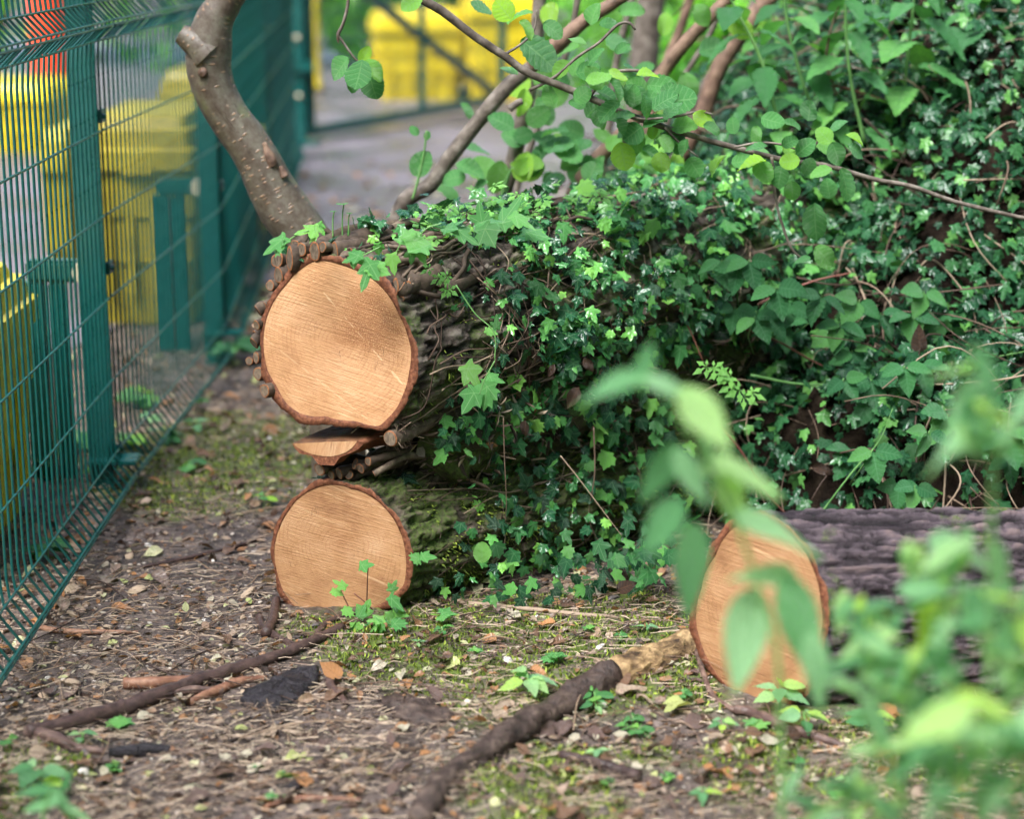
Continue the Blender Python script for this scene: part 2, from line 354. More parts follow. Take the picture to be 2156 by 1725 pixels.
def mat_wood(name, base=1.0, saw=-.13, seed=0.0, ray=None, dark=None):
    """freshly sawn end grain: object space x right, y up, metres from the pith"""
    m = Mat(name); tc = m.n('TexCoord').outputs['Object']
    sh = m.n('VectorMath', {0: tc, 1: (seed, seed * 2, 0)}, operation='ADD').outputs[0]
    wob = m.noise(sh, 14, 3); dv = m.n('VectorMath', {0: tc, 1: m.n('CombineXYZ', {0: m.mth('MULTIPLY', m.mth('SUBTRACT', wob, .5), .02), 1: m.mth('MULTIPLY', m.mth('SUBTRACT', m.noise(sh, 9, 3), .5), .02)}).outputs[0]}, operation='ADD').outputs[0]
    L = m.n('VectorMath', {0: dv}, operation='LENGTH').outputs['Value']
    rings = m.mth('SINE', m.mth('ADD', m.mth('MULTIPLY', L, 620), m.mth('MULTIPLY', wob, 5)))
    # chainsaw scoring: long thin streaks fanning slightly across the face
    def streak(rot, sx_, sy_):
        return m.n('Mapping', {'Vector': m.n('Mapping', {'Vector': sh, 'Rotation': (0, 0, rot)}).outputs[0], 'Scale': (sx_, sy_, 1)}).outputs[0]
    fan = streak(-saw, 5, 300); fan2 = streak(-saw + .16, 4, 150)
    s1 = m.noise(fan, 1.0, 3, .6, .6); s2 = m.noise(fan2, 1.0, 3, .6, .4); blot = m.noise(sh, 6, 7, .68)
    col = m.ramp(blot, [(.3, (.33 * base, .145 * base, .06 * base)), (.48, (.55 * base, .285 * base, .13 * base)), (.6, (.64 * base, .355 * base, .18 * base)), (.72, (.69 * base, .44 * base, .25 * base))])
    brk = m.rng(m.noise(sh, 11, 4, .6), .35, .65); col = m.mix(m.mth('MULTIPLY', m.rng(s1, .34, .60, .5, 0), brk), col, m.mix(1.0, col, (.62, .49, .39), 'MULTIPLY'))
    col = m.mix(m.mth('MULTIPLY', m.rng(s2, .56, .7, 0, .3), m.rng(m.noise(sh, 7, 3), .4, .62)), col, (.72, .50, .29))
    spk = m.noise(sh, 260, 2, .7); col = m.mix(m.rng(spk, .56, .72, 0, .4), col, m.mix(1.0, col, (.55, .42, .34), 'MULTIPLY'))
    col = m.mix(m.mth('MULTIPLY', m.rng(rings, .2, 1, 0, .38), m.rng(m.noise(sh, 20, 3), .4, .65)), col, m.mix(1.0, col, (.6, .48, .38), 'MULTIPLY'))
    fl = m.noise(streak(-saw, 110, 420), 1, 2)
    col = m.mix(m.rng(fl, .66, .74, 0, .6), col, (.16, .07, .03))
    sp = m.n('SeparateXYZ', {0: tc})
    if dark:      # darker blotchy patch flecked with sawdust
        dx, dy, r = dark
        dd = m.n('VectorMath', {0: m.n('VectorMath', {0: tc, 1: (-dx, -dy, 0)}, operation='ADD').outputs[0]}, operation='LENGTH').outputs['Value']
        dd = m.mth('ADD', dd, m.mth('MULTIPLY', m.mth('SUBTRACT', m.noise(sh, 16, 5, .7), .5), .11))
        col = m.mix(m.rng(dd, r * .4, r * 1.1, .8, 0), col, m.mix(1.0, col, (.50, .36, .24), 'MULTIPLY'))
        col = m.mix(m.mth('MULTIPLY', m.rng(dd, r * .7, r * 1.25, 1, 0), m.rng(m.noise(sh, 400, 2), .5, .7, 0, .35)), col, (.75, .5, .27))
    if ray:       # a pale medullary line across the face
        for (x0, y0, ang, wd, amt) in ray:
            dline = m.mth('ABSOLUTE', m.mth('ADD', m.mth('MULTIPLY', m.mth('SUBTRACT', sp.outputs[0], x0), -sin(ang)), m.mth('MULTIPLY', m.mth('SUBTRACT', sp.outputs[1], y0), cos(ang))))
            dline = m.mth('ADD', dline, m.mth('MULTIPLY', m.mth('SUBTRACT', m.noise(sh, 22, 4), .5), .016))
            col = m.mix(m.rng(dline, wd * .3, wd, amt, 0), col, (.82, .60, .36))
    ang = m.mth('ARCTAN2', sp.outputs[1], sp.outputs[0]); av = m.n('CombineXYZ', {0: m.mth('MULTIPLY', m.mth('COSINE', ang), 7), 1: m.mth('MULTIPLY', m.mth('SINE', ang), 7), 2: m.mth('MULTIPLY', L, 14)}).outputs[0]
    rc = m.noise(av, 1.0, 3, .6, .3); rck = m.mth('MULTIPLY', m.rng(m.mth('ABSOLUTE', m.mth('SUBTRACT', rc, .5)), .0, .010, 1, 0), m.rng(m.noise(sh, 17, 2), .56, .66))
    col = m.mix(m.mth('MULTIPLY', rck, .6), col, (.13, .06, .03))
    col = m.mix(m.rng(m.mth('ADD', L, m.mth('MULTIPLY', wob, .05)), .03, .085, .35, 0), col, m.mix(1.0, col, (.66, .52, .42), 'MULTIPLY'))
    ck = m.noise(streak(1.4, 9, 60), 1, 4, .6, .8)
    cks = m.mth('MULTIPLY', m.rng(m.mth('ABSOLUTE', m.mth('SUBTRACT', ck, .5)), .0, .012, 1, 0), m.rng(m.noise(sh, 13, 2), .60, .68))
    col = m.mix(m.mth('MULTIPLY', cks, .75), col, (.09, .04, .02))
    hh = m.mth('ADD', m.mth('MULTIPLY', s1, 1.0), m.mth('ADD', m.mth('MULTIPLY', s2, .6), m.mth('MULTIPLY', fl, .3)))
    return m.done(m.pbr(col, .62, m.bump(hh, .45, .004), .35))
def simple(name, stops, scale, rough=.6, bump=.3, bd=.004, spec=.18, detail=5, coat=0, var=0.0, stretch=(1, 1, 1)):
    m = Mat(name); P = m.co(stretch); a = m.noise(P, scale, detail, .65); f = a
    if var: f = m.mth('ADD', m.mth('MULTIPLY', a, 1 - var), m.mth('MULTIPLY', m.varn(), var))
    return m.done(m.pbr(m.ramp(f, stops), m.rng(a, .3, .7, rough * .8, rough * 1.25), m.bump(a, bump, bd), spec, coat))
G['humus'] = simple('dark_humus', [(.3, (.004, .003, .0025)), (.5, (.010, .007, .005)), (.7, (.026, .019, .013))], 20, .9, .9, .02, spec=.03)
G['soil'] = mat_soil(); G['asphalt'] = mat_asphalt()
G['bark'] = mat_bark('rough_bark', [(.25, (.007, .005, .0045)), (.45, (.034, .026, .022)), (.6, (.085, .066, .054)), (.8, (.18, .15, .125))], .55)
G['bark_mossy'] = mat_bark('mossy_bark', [(.25, (.007, .005, .0045)), (.45, (.028, .020, .015)), (.6, (.06, .046, .033)), (.8, (.12, .098, .07))], .8)
G['bark_dark'] = mat_bark('dark_wet_bark', [(.25, (.008, .006, .007)), (.45, (.030, .022, .026)), (.6, (.072, .054, .062)), (.74, (.115, .082, .082)), (.9, (.18, .135, .125))], .12, 1.0, .4, (.35, 1.6, 1.6))
G['bark_rim'] = simple('bark_cut_rim', [(.3, (.055, .018, .010)), (.55, (.15, .055, .028)), (.75, (.26, .11, .06))], 110, .6, .6, .004)
G['wood_a'] = mat_wood('sawn_wood_upper', .74, -.17, 0.0, ray=[(0.02, .055, radians(-42), .0016, .3), (-.04, -.09, radians(-30), .0012, .15)], dark=(.085, .055, .11))
G['wood_b'] = mat_wood('sawn_wood_lower', .60, -.10, 3.1)
G['wood_c'] = mat_wood('sawn_wood_side', .54, -.06, 7.7)
G['wood_slab'] = mat_wood('sawn_wood_slab', .60, .05, 5.2)
G['wood_dark'] = simple('split_dark_wood', [(.3, (.05, .022, .012)), (.6, (.13, .062, .032)), (.8, (.22, .12, .065))], 40, .5, .6, .006, stretch=(1, 1, 4))  # darker wood tone for the split top of the slab
G['ivy_stem'] = simple('ivy_stem_bark', [(.3, (.028, .019, .015)), (.55, (.085, .06, .044)), (.75, (.18, .14, .10))], 60, .7, .6, .004, var=.25)
G['stub_rim'] = simple('cut_stem_rim', [(.3, (.10, .035, .014)), (.7, (.27, .11, .045))], 120, .6, .4)
G['stub_end'] = simple('cut_stem_end', [(.3, (.05, .036, .026)), (.55, (.15, .11, .078)), (.75, (.27, .205, .14))], 90, .6, .4, stretch=(3, 1, 1), var=.2)
G['vine'] = simple('thin_vine', [(.3, (.04, .024, .018)), (.5, (.10, .065, .046)), (.78, (.26, .19, .135))], 40, .6, .3, var=.6)
G['fine'] = simple('fine_twig', [(.3, (.03, .018, .014)), (.55, (.10, .06, .042)), (.8, (.26, .18, .12))], 40, .5, .3, var=.6)
G['vine_red'] = simple('reddish_cane', [(.3, (.06, .022, .018)), (.6, (.16, .06, .045)), (.8, (.22, .10, .07))], 30, .4, .2, var=.4)
G['stem_green'] = simple('green_stem', [(.3, (.07, .17, .05)), (.7, (.15, .28, .09))], 30, .4, .1, var=.3)
G['needle'] = simple('straw_litter', [(.25, (.025, .017, .014)), (.45, (.08, .053, .040)), (.6, (.17, .115, .085)), (.82, (.38, .29, .21))], 15, .6, .1, spec=.2, var=.8)
G['twig'] = simple('wet_twig', [(.3, (.022, .014, .013)), (.55, (.075, .045, .038)), (.75, (.17, .11, .085))], 45, .38, .7, .006, var=.35)
G['twig_red'] = simple('peeled_twig', [(.3, (.06, .026, .018)), (.55, (.17, .08, .05)), (.75, (.32, .18, .115))], 45, .4, .5, .004, var=.3)
G['rotten'] = simple('rotten_branch_bark', [(.3, (.014, .010, .009)), (.55, (.05, .034, .028)), (.75, (.12, .085, .065))], 35, .5, .9, .01)
G['rotten_bare'] = simple('rotten_bare_wood', [(.35, (.035, .022, .015)), (.48, (.16, .10, .05)), (.6, (.30, .20, .10)), (.75, (.42, .30, .16))], 22, .55, 1.0, .015, stretch=(1, 1, 3))
G['char'] = simple('black_bark_flake', [(.3, (.006, .005, .006)), (.6, (.025, .021, .024)), (.8, (.075, .065, .07))], 70, .42, 1.0, .01)
G['stone'] = simple('pebble', [(.2, (.05, .042, .038)), (.5, (.15, .115, .09)), (.7, (.28, .22, .175)), (.88, (.42, .37, .33))], 18, .4, .4, .004, var=.75)
G['moss'] = simple('moss', [(.2, (.035, .055, .010)), (.5, (.11, .155, .022)), (.75, (.26, .32, .05))], 40, .6, .2, var=.6)
G['paint'] = simple('green_powder_coat', [(.3, (.001, .048, .043)), (.7, (.002, .074, .066))], 30, .32, .05, spec=.5, coat=.2)
G['galv'] = simple('pale_cap', [(.3, (.40, .33, .22)), (.7, (.55, .47, .33))], 30, .5, .1)
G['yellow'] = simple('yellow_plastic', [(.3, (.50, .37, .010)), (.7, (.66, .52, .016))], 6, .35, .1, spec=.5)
G['yellow_dim'] = simple('dull_yellow_plastic', [(.3, (.24, .185, .012)), (.7, (.44, .34, .016))], 7, .4, .1, spec=.5)  # darker, duller tone of the bin yellow
G['red'] = simple('red_plastic', [(.3, (.72, .045, .012)), (.7, (.85, .075, .02))], 6, .35, .1, spec=.5)
G['black'] = simple('black_rubber', [(.3, (.015, .015, .016)), (.7, (.03, .03, .032))], 20, .6, .2)
def mat_smooth_bark():
    m = Mat('smooth_alder_bark'); P = m.co(); a = m.noise(P, 22, 8, .75); b = m.noise(P, 120, 3)
    col = m.ramp(a, [(.3, (.032, .019, .013)), (.45, (.075, .054, .039)), (.58, (.115, .097, .074)), (.75, (.21, .19, .16))])
    uv = m.n('TexCoord').outputs['UV']
    le = m.n('TexVoronoi', {'Vector': m.n('Mapping', {'Vector': uv, 'Scale': (13, 110, 1)}).outputs[0], 'Scale': 1.0})
    lm = m.mth('MULTIPLY', m.rng(le.outputs['Distance'], .2, .4, 1, 0), m.rng(m.n('SeparateColor', {0: le.outputs['Color']}).outputs[0], .5, .6))
    col = m.mix(m.mth('MULTIPLY', lm, .55), col, (.33, .19, .11))
    cr = m.noise(m.n('Mapping', {'Vector': uv, 'Scale': (26, 7, 1)}).outputs[0], 1, 4, .6, .5); cm = m.rng(cr, .62, .70)
    col = m.mix(m.mth('MULTIPLY', cm, .75), col, (.05, .03, .022))
    gr = m.rng(m.noise(P, 11, 3), .62, .72, 0, .5); col = m.mix(gr, col, (.09, .10, .035))
    h = m.mth('ADD', m.mth('MULTIPLY', lm, .5), m.mth('SUBTRACT', m.mth('MULTIPLY', b, .35), cm))
    return m.done(m.pbr(col, .5, m.bump(h, .6, .004), .4))
G['smooth_bark'] = mat_smooth_bark()
G['brown_bark'] = simple('brown_bark', [(.3, (.05, .03, .022)), (.5, (.14, .085, .06)), (.75, (.26, .17, .12))], 25, .6, .6, .005)
G['grey_bark'] = simple('grey_bark', [(.3, (.04, .03, .024)), (.5, (.10, .08, .065)), (.75, (.24, .205, .175))], 30, .55, .6, .004)

def copies(parent, name, meshes, Ms, mat=None, sub=None):
    out = []
    for i, m in enumerate(Ms):
        o = obj(name, meshes[i % len(meshes)], parent, mat4(m)); out.append(o)
    return out
_lm = {}
def lmesh(kind, mat):
    """shared leaf mesh data of a kind in a material"""
    k = (kind, mat)
    if k not in _lm:
        B = dict(ivy=IVY, alder=ALDER, nettle=NETTLE, balsam=BALSAM, bramble=BRAMBLE, dead=DEAD, herb=HERB)[kind]
        _lm[k] = [mesh('%s_leaf_shape' % kind, b[0], b[1], G[mat], True, b[2], np.zeros(len(b[0])), b[3]) for b in B]
    return _lm[k]
def leafset(parent, kind, mat, Ms, keep, mass='foliage'):
    """the largest `keep` leaves become parts of their own, the rest one mass"""
    Ms = np.asarray(Ms); ls = lmesh(kind, mat); B = dict(ivy=IVY, alder=ALDER, nettle=NETTLE, bramble=BRAMBLE, herb=HERB, balsam=BALSAM, dead=DEAD)[kind]
    copies(parent, 'leaf', ls, Ms[:keep])
    rest = Ms[keep:]
    if len(rest):
        for k in range(len(B) if kind == 'ivy' else 1):
            sub = rest[k::len(B)] if kind == 'ivy' else rest
            if len(sub): tag(obj(mass, instance_mesh(mass, B[k], sub, G[mat]), parent), kind='stuff')

#SECTION_SETTING
# ------------------------------------------------------------------ ground
MOSS = [(1100, 1390, .28, 1.2), (1250, 1330, .24, 1.1), (900, 1340, .24, 1.2), (640, 1330, .15, .6), (1430, 1450, .14, 1.0), (450, 960, .4, 1.2), (380, 1040, .2, .9), (1150, 1690, .22, .8), (1640, 1640, .2, .7), (30, 1650, .14, .9), (330, 1060, .15, .5), (1900, 1600, .3, .8), (1350, 1600, .15, .5), (850, 1420, .12, .6), (2000, 1400, .3, .7)]
MOSS = [(gnd(a, b).x, gnd(a, b).y, r, s) for a, b, r, s in MOSS]
def moss_at(x, y):
    m = np.zeros_like(x)
    for cx, cy, r, s in MOSS: m = np.maximum(m, s * np.exp(-((x - cx) ** 2 + ((y - cy) * .8) ** 2) / (r * r)))
    n = fbm(np.stack([x * 9, y * 9, np.zeros_like(x)], 1), 4, 50)
    return np.clip(m * (.35 + 1.6 * n), 0, 1)
def gz(x, y):
    x = np.atleast_1d(np.asarray(x, float)); y = np.atleast_1d(np.asarray(y, float)); o = np.zeros_like(x)
    near = np.exp(-((y - 4) / 5) ** 2)
    return near * (.05 * (fbm(np.stack([x * 1.6, y * 1.6, o], 1), 3, 3) - .5) + .022 * (fbm(np.stack([x * 9, y * 9, o], 1), 3, 4) - .5)) + .018 * moss_at(x, y)
def gz1(x, y): return float(gz(x, y)[0])
xs = np.unique(np.concatenate([np.linspace(-120, -3, 14), np.linspace(-2.1, 2.1, 281), np.linspace(3, 120, 14)]))
ys = np.unique(np.concatenate([np.linspace(-30, 2, 8), np.linspace(2.4, 7.2, 321), np.linspace(7.6, 14, 17), np.linspace(16, 200, 18)]))
XX, YY = np.meshgrid(xs, ys); x, y = XX.ravel(), YY.ravel(); z = gz(x, y)
inn = (np.abs(x) < 2.2) & (y > 2.3) & (y < 7.3)
z = z + inn * .010 * (fbm(np.stack([x * 40, y * 40, x * 0], 1), 3, 9) - .5)
nx = len(xs); i = np.arange(len(ys) - 1)[:, None] * nx; j = np.arange(nx - 1)[None]
Q = np.stack([i + j, i + j + 1, i + nx + j + 1, i + nx + j], -1).reshape(-1, 4)
tag(obj('ground', mesh('ground', np.stack([x, y, z], 1), Q, G['soil'], extra={'moss': moss_at(x, y)})), kind='structure')
# wet asphalt yard beyond the logs: ragged near edge
ex = np.linspace(-14, 9, 90); ne = 8.0 + .5 * (fbm(np.stack([ex * 1.5, ex * 0, ex * 0], 1), 4, 21) - .5) * 2 - np.where(ex < -1.4, 1.3, 0) + np.clip(ex, 0, 4) * .5
V = np.concatenate([np.stack([ex, ne + k * (26 - ne), np.full_like(ex, .012)], 1) for k in (0, .02, .2, .5, 1.0)])
i = np.arange(4)[:, None] * 90; j = np.arange(89)[None]
tag(obj('yard', mesh('yard', V, np.stack([i + j, i + j + 1, i + 90 + j + 1, i + 90 + j], -1).reshape(-1, 4), G['asphalt'])), kind='structure')
# ivy-grown bank behind the logs
def bank(x, y):
    front = np.interp(x, [-.4, .15, .45, .7, 1.0, 1.5, 3.0], [5.6, 5.15, 4.75, 4.42, 4.30, 4.25, 4.2])
    crest = np.interp(x, [-.4, .1, .4, .58, .76, .97, 1.2, 1.4, 1.6, 2.2, 3.2], [-.05, .35, .62, .78, 1.0, 1.2, 1.36, 1.38, 1.2, .95, .8])
    d = y - front; up = sstep(0, 1.5, d) * .72 + sstep(-.05, .28, d) * .28; down = 1 - sstep(2.1, 3.6, d)
    o = np.zeros_like(x); n = fbm(np.stack([x * 3, y * 3, o], 1), 4, 31) - .5; n2 = fbm(np.stack([x * 11, y * 11, o], 1), 3, 32) - .5
    return -.06 + (crest + .06) * up * down + (.38 * n + .2 * n2) * np.clip(up * 3, 0, 1) * down
bx_, by_ = np.linspace(-.4, 3.2, 150), np.linspace(4.15, 8.0, 150)
XX, YY = np.meshgrid(bx_, by_); x, y = XX.ravel(), YY.ravel(); z = bank(x, y); i = np.arange(149)[:, None] * 150; j = np.arange(149)[None]
tag(obj('bank', mesh('bank', np.stack([x, y, z], 1), np.stack([i + j, i + j + 1, i + 150 + j + 1, i + 150 + j], -1).reshape(-1, 4), G['humus'])), kind='structure')
def bank1(x, y): return float(bank(np.array([x]), np.array([y]))[0])
def bank_n(x, y, e=.03):
    n = np.stack([-(bank(x + e, y) - bank(x - e, y)) / (2 * e), -(bank(x, y + e) - bank(x, y - e)) / (2 * e), np.ones_like(x)], 1)
    return n / np.linalg.norm(n, axis=1)[:, None]

#SECTION_LOGS
# ------------------------------------------------------------------ logs
def build_log(label, outline, centre_px, Yc, nrm, axis, length, mats, bark_t, seed, taper=.05, name='felled_log', fiss=.020, fq=1.0, ls=13.0):
    c = at(*centre_px, Yc); n = Vector(nrm).normalized(); ax = Vector(axis).normalized()
    e1 = Vector((0, 0, 1)).cross(n) * -1; e1.normalize()
    if e1.x < 0: e1 = -e1
    e2 = n.cross(e1);
    if e2.z < 0: e2 = -e2
    pts = [plane_hit(a, b, c, n) - c for a, b in outline]
    th = np.array([math.atan2(p.dot(e2), p.dot(e1)) for p in pts]); rr = np.array([p.length for p in pts]); o = np.argsort(th); th, rr = th[o], rr[o]
    N = 300; A = np.linspace(-pi, pi, N, endpoint=False)
    R = np.interp(A, np.concatenate([th - 2 * pi, th, th + 2 * pi]), np.tile(rr, 3))
    k = np.array([1, 2, 3, 2, 1.]); k /= k.sum(); R = sum(np.roll(R, s) * w for s, w in zip((-2, -1, 0, 1, 2), k))
    R = R * (1 + .012 * (vnoise(np.stack([np.cos(A) * 6, np.sin(A) * 6, A * 0 + seed], 1), seed) - .5))
    base = gnd(*centre_px); root = thing(name, label, 'log', (c.x, c.y, 0))
    # cut face (own local frame: x right, y up, z out of the face)
    fr = Matrix(((e1.x, e2.x, n.x, c.x), (e1.y, e2.y, n.y, c.y), (e1.z, e2.z, n.z, c.z), (0, 0, 0, 1)))
    if e1.cross(e2).dot(n) < 0: pass
    rad = [0, .25, .5, .75, .92, 1.0]; V = [(0, 0, 0)]
    for q in rad[1:]:
        for a, r in zip(A, R): V.append((cos(a) * r * q, sin(a) * r * q, 0.0))
    tri = [(0, 1 + i, 1 + (i + 1) % N) for i in range(N)]
    quad = [(1 + q * N + i, 1 + (q + 1) * N + i, 1 + (q + 1) * N + (i + 1) % N, 1 + q * N + (i + 1) % N) for q in range(len(rad) - 2) for i in range(N)]
    f = obj('cut_face', mesh('cut_face', V, [np.array(tri), np.array(quad)], mats[0]), root, fr)
    # body with fissured bark
    S = np.concatenate([np.linspace(0, .6, 100), np.linspace(.607, min(length, 1.3), 90), np.linspace(1.31, max(length, 1.32), 30)])
    d1 = np.cos(A)[:, None] * np.array(e1) + np.sin(A)[:, None] * np.array(e2)          # in the cut plane
    perp = d1 - (d1 @ np.array(ax))[:, None] * np.array(ax)                              # same direction, square to the axis
    off = (d1 @ np.array(ax))
    rad_out = R + bark_t * (.25 + 1.3 * vnoise(np.stack([np.cos(A) * 4.5, np.sin(A) * 4.5, A * 0], 1), seed + 5) + .35 * fbm(np.stack([np.cos(A) * 18, np.sin(A) * 18, A * 0], 1), 3, seed + 6))
    V, H = [], []
    for s in S:
        blend = max(0, 1 - s / .55)
        # the oblique cut sweeps back into a round trunk
        rr = rad_out * (1 - taper * s / length)
        C3 = np.stack([np.cos(A), np.sin(A), np.full(N, s)], 1)
        wq = C3 * np.array([8, 8, ls]) * fq + seed; wq = wq + .9 * (fbm(C3 * np.array([5, 5, 14.0]) * fq + 2 + seed, 2, seed + 9)[:, None] - .5)
        h = sstep(.66, .93, ridged(wq, 2, seed)); cross = sstep(.78, .96, ridged(C3 * np.array([5, 5, 30.0]) * fq + seed, 2, seed + 6)) * .7
        fine = fbm(C3 * np.array([22, 22, 70.0]) * fq + seed, 4, seed + 2); flk = fbm(C3 * np.array([11, 11, 22.0]) * fq + seed + 5, 3, seed + 3)
        tr = flk * 9; tr = (np.floor(tr) + sstep(.65, 1.0, tr - np.floor(tr))) / 9
        hh = .55 * (1 - np.maximum(h, cross)) + (fine - .5) * .45 + (tr - .5) * 1.5 + .28
        am = fiss * min(1, .2 + s / .04)
        p = np.array(c) + np.array(ax) * s + (perp * (rr + am * (hh - .62))[:, None]) + np.array(ax) * (off * rr * blend)[:, None]
        V.append(p); H.append(hh)
    V = np.array(V); H = np.array(H); M = len(S)
    i = np.arange(M - 1)[:, None] * N; j = np.arange(N)[None]; kk = (j + 1) % N
    Qd = np.stack([i + j, i + kk, i + N + kk, i + N + j], -1).reshape(-1, 4)
    obj('bark', mesh('bark', V.reshape(-1, 3), Qd, mats[1], var=np.clip(H.ravel() * .9, 0, 1)), root)
    # rim of cut bark between wood and outer bark
    w0 = np.array(c) + d1 * R[:, None] * 1.001 + np.array(n) * .001
    jag = .003 * (vnoise(np.stack([np.cos(A) * 40, np.sin(A) * 40, A * 0], 1), seed + 8) - .5)
    mid = (w0 + V[0]) / 2 - np.array(n) * (.002 + jag)[:, None]
    Vr = np.vstack([w0 - np.array(n) * .004, w0, mid, V[0] + np.array(n) * .0005, V[0] - np.array(n) * .006])
    i = np.arange(4)[:, None] * N
    obj('bark_rim', mesh('bark_rim', Vr, np.stack([i + j, i + kk, i + N + kk, i + N + j], -1).reshape(-1, 4), mats[2]), root)
    # far sawn end, square to the axis
    cen = V[-1].mean(0); obj('far_end', mesh('far_end', np.vstack([V[-1], cen[None]]), np.array([(i, (i + 1) % N, N) for i in range(N)]), mats[0], False), root)
    def surf(ang, s, lift=0.0):
        """point and outward normal on the bark at an angle (deg, 90 = up) and distance along the log"""
        a = radians(ang); dd = np.array(e1) * cos(a) + np.array(e2) * sin(a); pe = dd - dd.dot(np.array(ax)) * np.array(ax)
        idx = int(round((a + pi) / (2 * pi) * N)) % N; r = rad_out[idx] * (1 - taper * s / length) + lift; bl = max(0, 1 - s / .55)
        return np.array(c) + np.array(ax) * s + pe * r + np.array(ax) * dd.dot(np.array(ax)) * r * bl, pe / np.linalg.norm(pe)
    return root, surf, c, n, ax

r5 = lambda p: ((900 + p[0] / 1.568) * .546, (750 + p[1] / 1.568) * .546)
out_a = [r5(p) for p in ((490, 405), (600, 410), (720, 450), (850, 520), (930, 600), (1000, 720), (1045, 830), (1075, 950), (1065, 1050), (1040, 1180), (990, 1290), (880, 1400), (740, 1372), (560, 1338), (400, 1325), (330, 1270), (260, 1160), (205, 1060), (185, 950), (185, 850), (205, 740), (245, 650), (310, 560), (390, 470))]
logA, surfA, cA, nA, axA = build_log('upper log with pale sawn end and ivy climbing over its top', out_a, (711, 723), 4.05, (-.42, -.90, .10), (.70, .70, .03), 2.0, (G['wood_a'], G['bark'], G['bark_rim']), .016, 3)
out_b = [(600, 1090), (640, 1042), (690, 1022), (740, 1030), (800, 1060), (838, 1110), (855, 1170), (850, 1232), (800, 1272), (730, 1290), (680, 1297), (640, 1292), (602, 1255), (582, 1200), (580, 1140)]
logB, surfB, cB, nB, axB = build_log('lower mossy log with round sawn end resting on the ground', out_b, (718, 1155), 4.05, (-.40, -.91, .06), (.72, .69, .0), 1.7, (G['wood_b'], G['bark_mossy'], G['bark_rim']), .012, 17)
out_c = [(1545, 1110), (1582, 1090), (1620, 1098), (1660, 1122), (1697, 1165), (1718, 1215), (1728, 1265), (1728, 1340), (1715, 1410), (1690, 1455), (1640, 1478), (1603, 1481), (1550, 1462), (1505, 1414), (1480, 1365), (1466, 1310), (1478, 1240), (1508, 1170)]
logC, surfC, cC, nC, axC = build_log('dark barked log at right behind the blurred nettles', out_c, (1598, 1285), 3.56, (-.62, -.78, .05), (.99, .12, -.025), 1.9, (G['wood_c'], G['bark_dark'], G['bark_rim']), .013, 29, fiss=.013, fq=1.1, ls=5.0)
# split slab wedged between the two stacked logs
def slab():
    root = thing('split_slab', 'thin split wedge of wood jammed between the two stacked logs', 'wood slab', at(690, 975, 4.02))
    n = Vector((-.42, -.90, .10)).normalized(); c = at(690, 935, 4.04); ax = np.array(Vector((.75, .62, .16)).normalized())
    top = [r5(p) for p in ((356, 1508), (450, 1503), (560, 1497), (660, 1494), (748, 1492))]
    arc = [r5(p) for p in ((742, 1503), (715, 1535), (680, 1560), (635, 1577), (590, 1585), (540, 1583), (480, 1573), (430, 1555), (390, 1533))]
    ring = [np.array(plane_hit(a, b, c, n)) for a, b in top + arc]; K = len(ring); cen = np.mean(ring, 0)
    obj('cut_face', mesh('slab_face', np.array(ring + [cen]) - np.array(c) + np.array(c), np.array([(i, (i + 1) % K, K) for i in range(K)]), G['wood_slab'], False), root)
    nt = len(top); S = np.linspace(0, .55, 24)
    tv = np.array([[p + ax * s + np.array([0, 0, .012]) * (vnoise(np.array([[q * 3, s * 30, 1.0]]), 4)[0] - .5) * (s > 0) for q, p in enumerate(ring[:nt])] for s in S])
    i = np.arange(23)[:, None] * nt; j = np.arange(nt - 1)[None]
    obj('split_top', mesh('split_top', tv.reshape(-1, 3), np.stack([i + j, i + j + 1, i + nt + j + 1, i + nt + j], -1).reshape(-1, 4), G['wood_dark']), root)
    under = [ring[nt - 1]] + ring[nt:] + [ring[0]]; U = []
    for s in S:
        row = []
        for q, p in enumerate(under):
            ed = 0 if q in (0, len(under) - 1) else 1
            dn = (p - cen); dn = dn / (np.linalg.norm(dn) + 1e-6)
            row.append(p + ax * s + (dn * .014 + np.array([0, 0, -.004])) * ed * (1 + 1.6 * (vnoise(np.array([[q * 1.3, s * 40, 3.0]]), 6)[0] - .5)))
        U.append(row)
    U = np.array(U); k = len(under); j = np.arange(k - 1)[None]; i = np.arange(23)[:, None] * k
    obj('bark', mesh('slab_bark', U.reshape(-1, 3), np.stack([i + j, i + k + j, i + k + j + 1, i + j + 1], -1).reshape(-1, 4), G['bark_rim']), root)
    rimv = np.vstack([np.array(under), U[0]]); j = np.arange(k - 1)
    obj('bark_rim', mesh('slab_rim', rimv - np.array(n) * .001, np.stack([j, j + 1, k + j + 1, k + j], -1), G['bark_rim']), root)
slab()
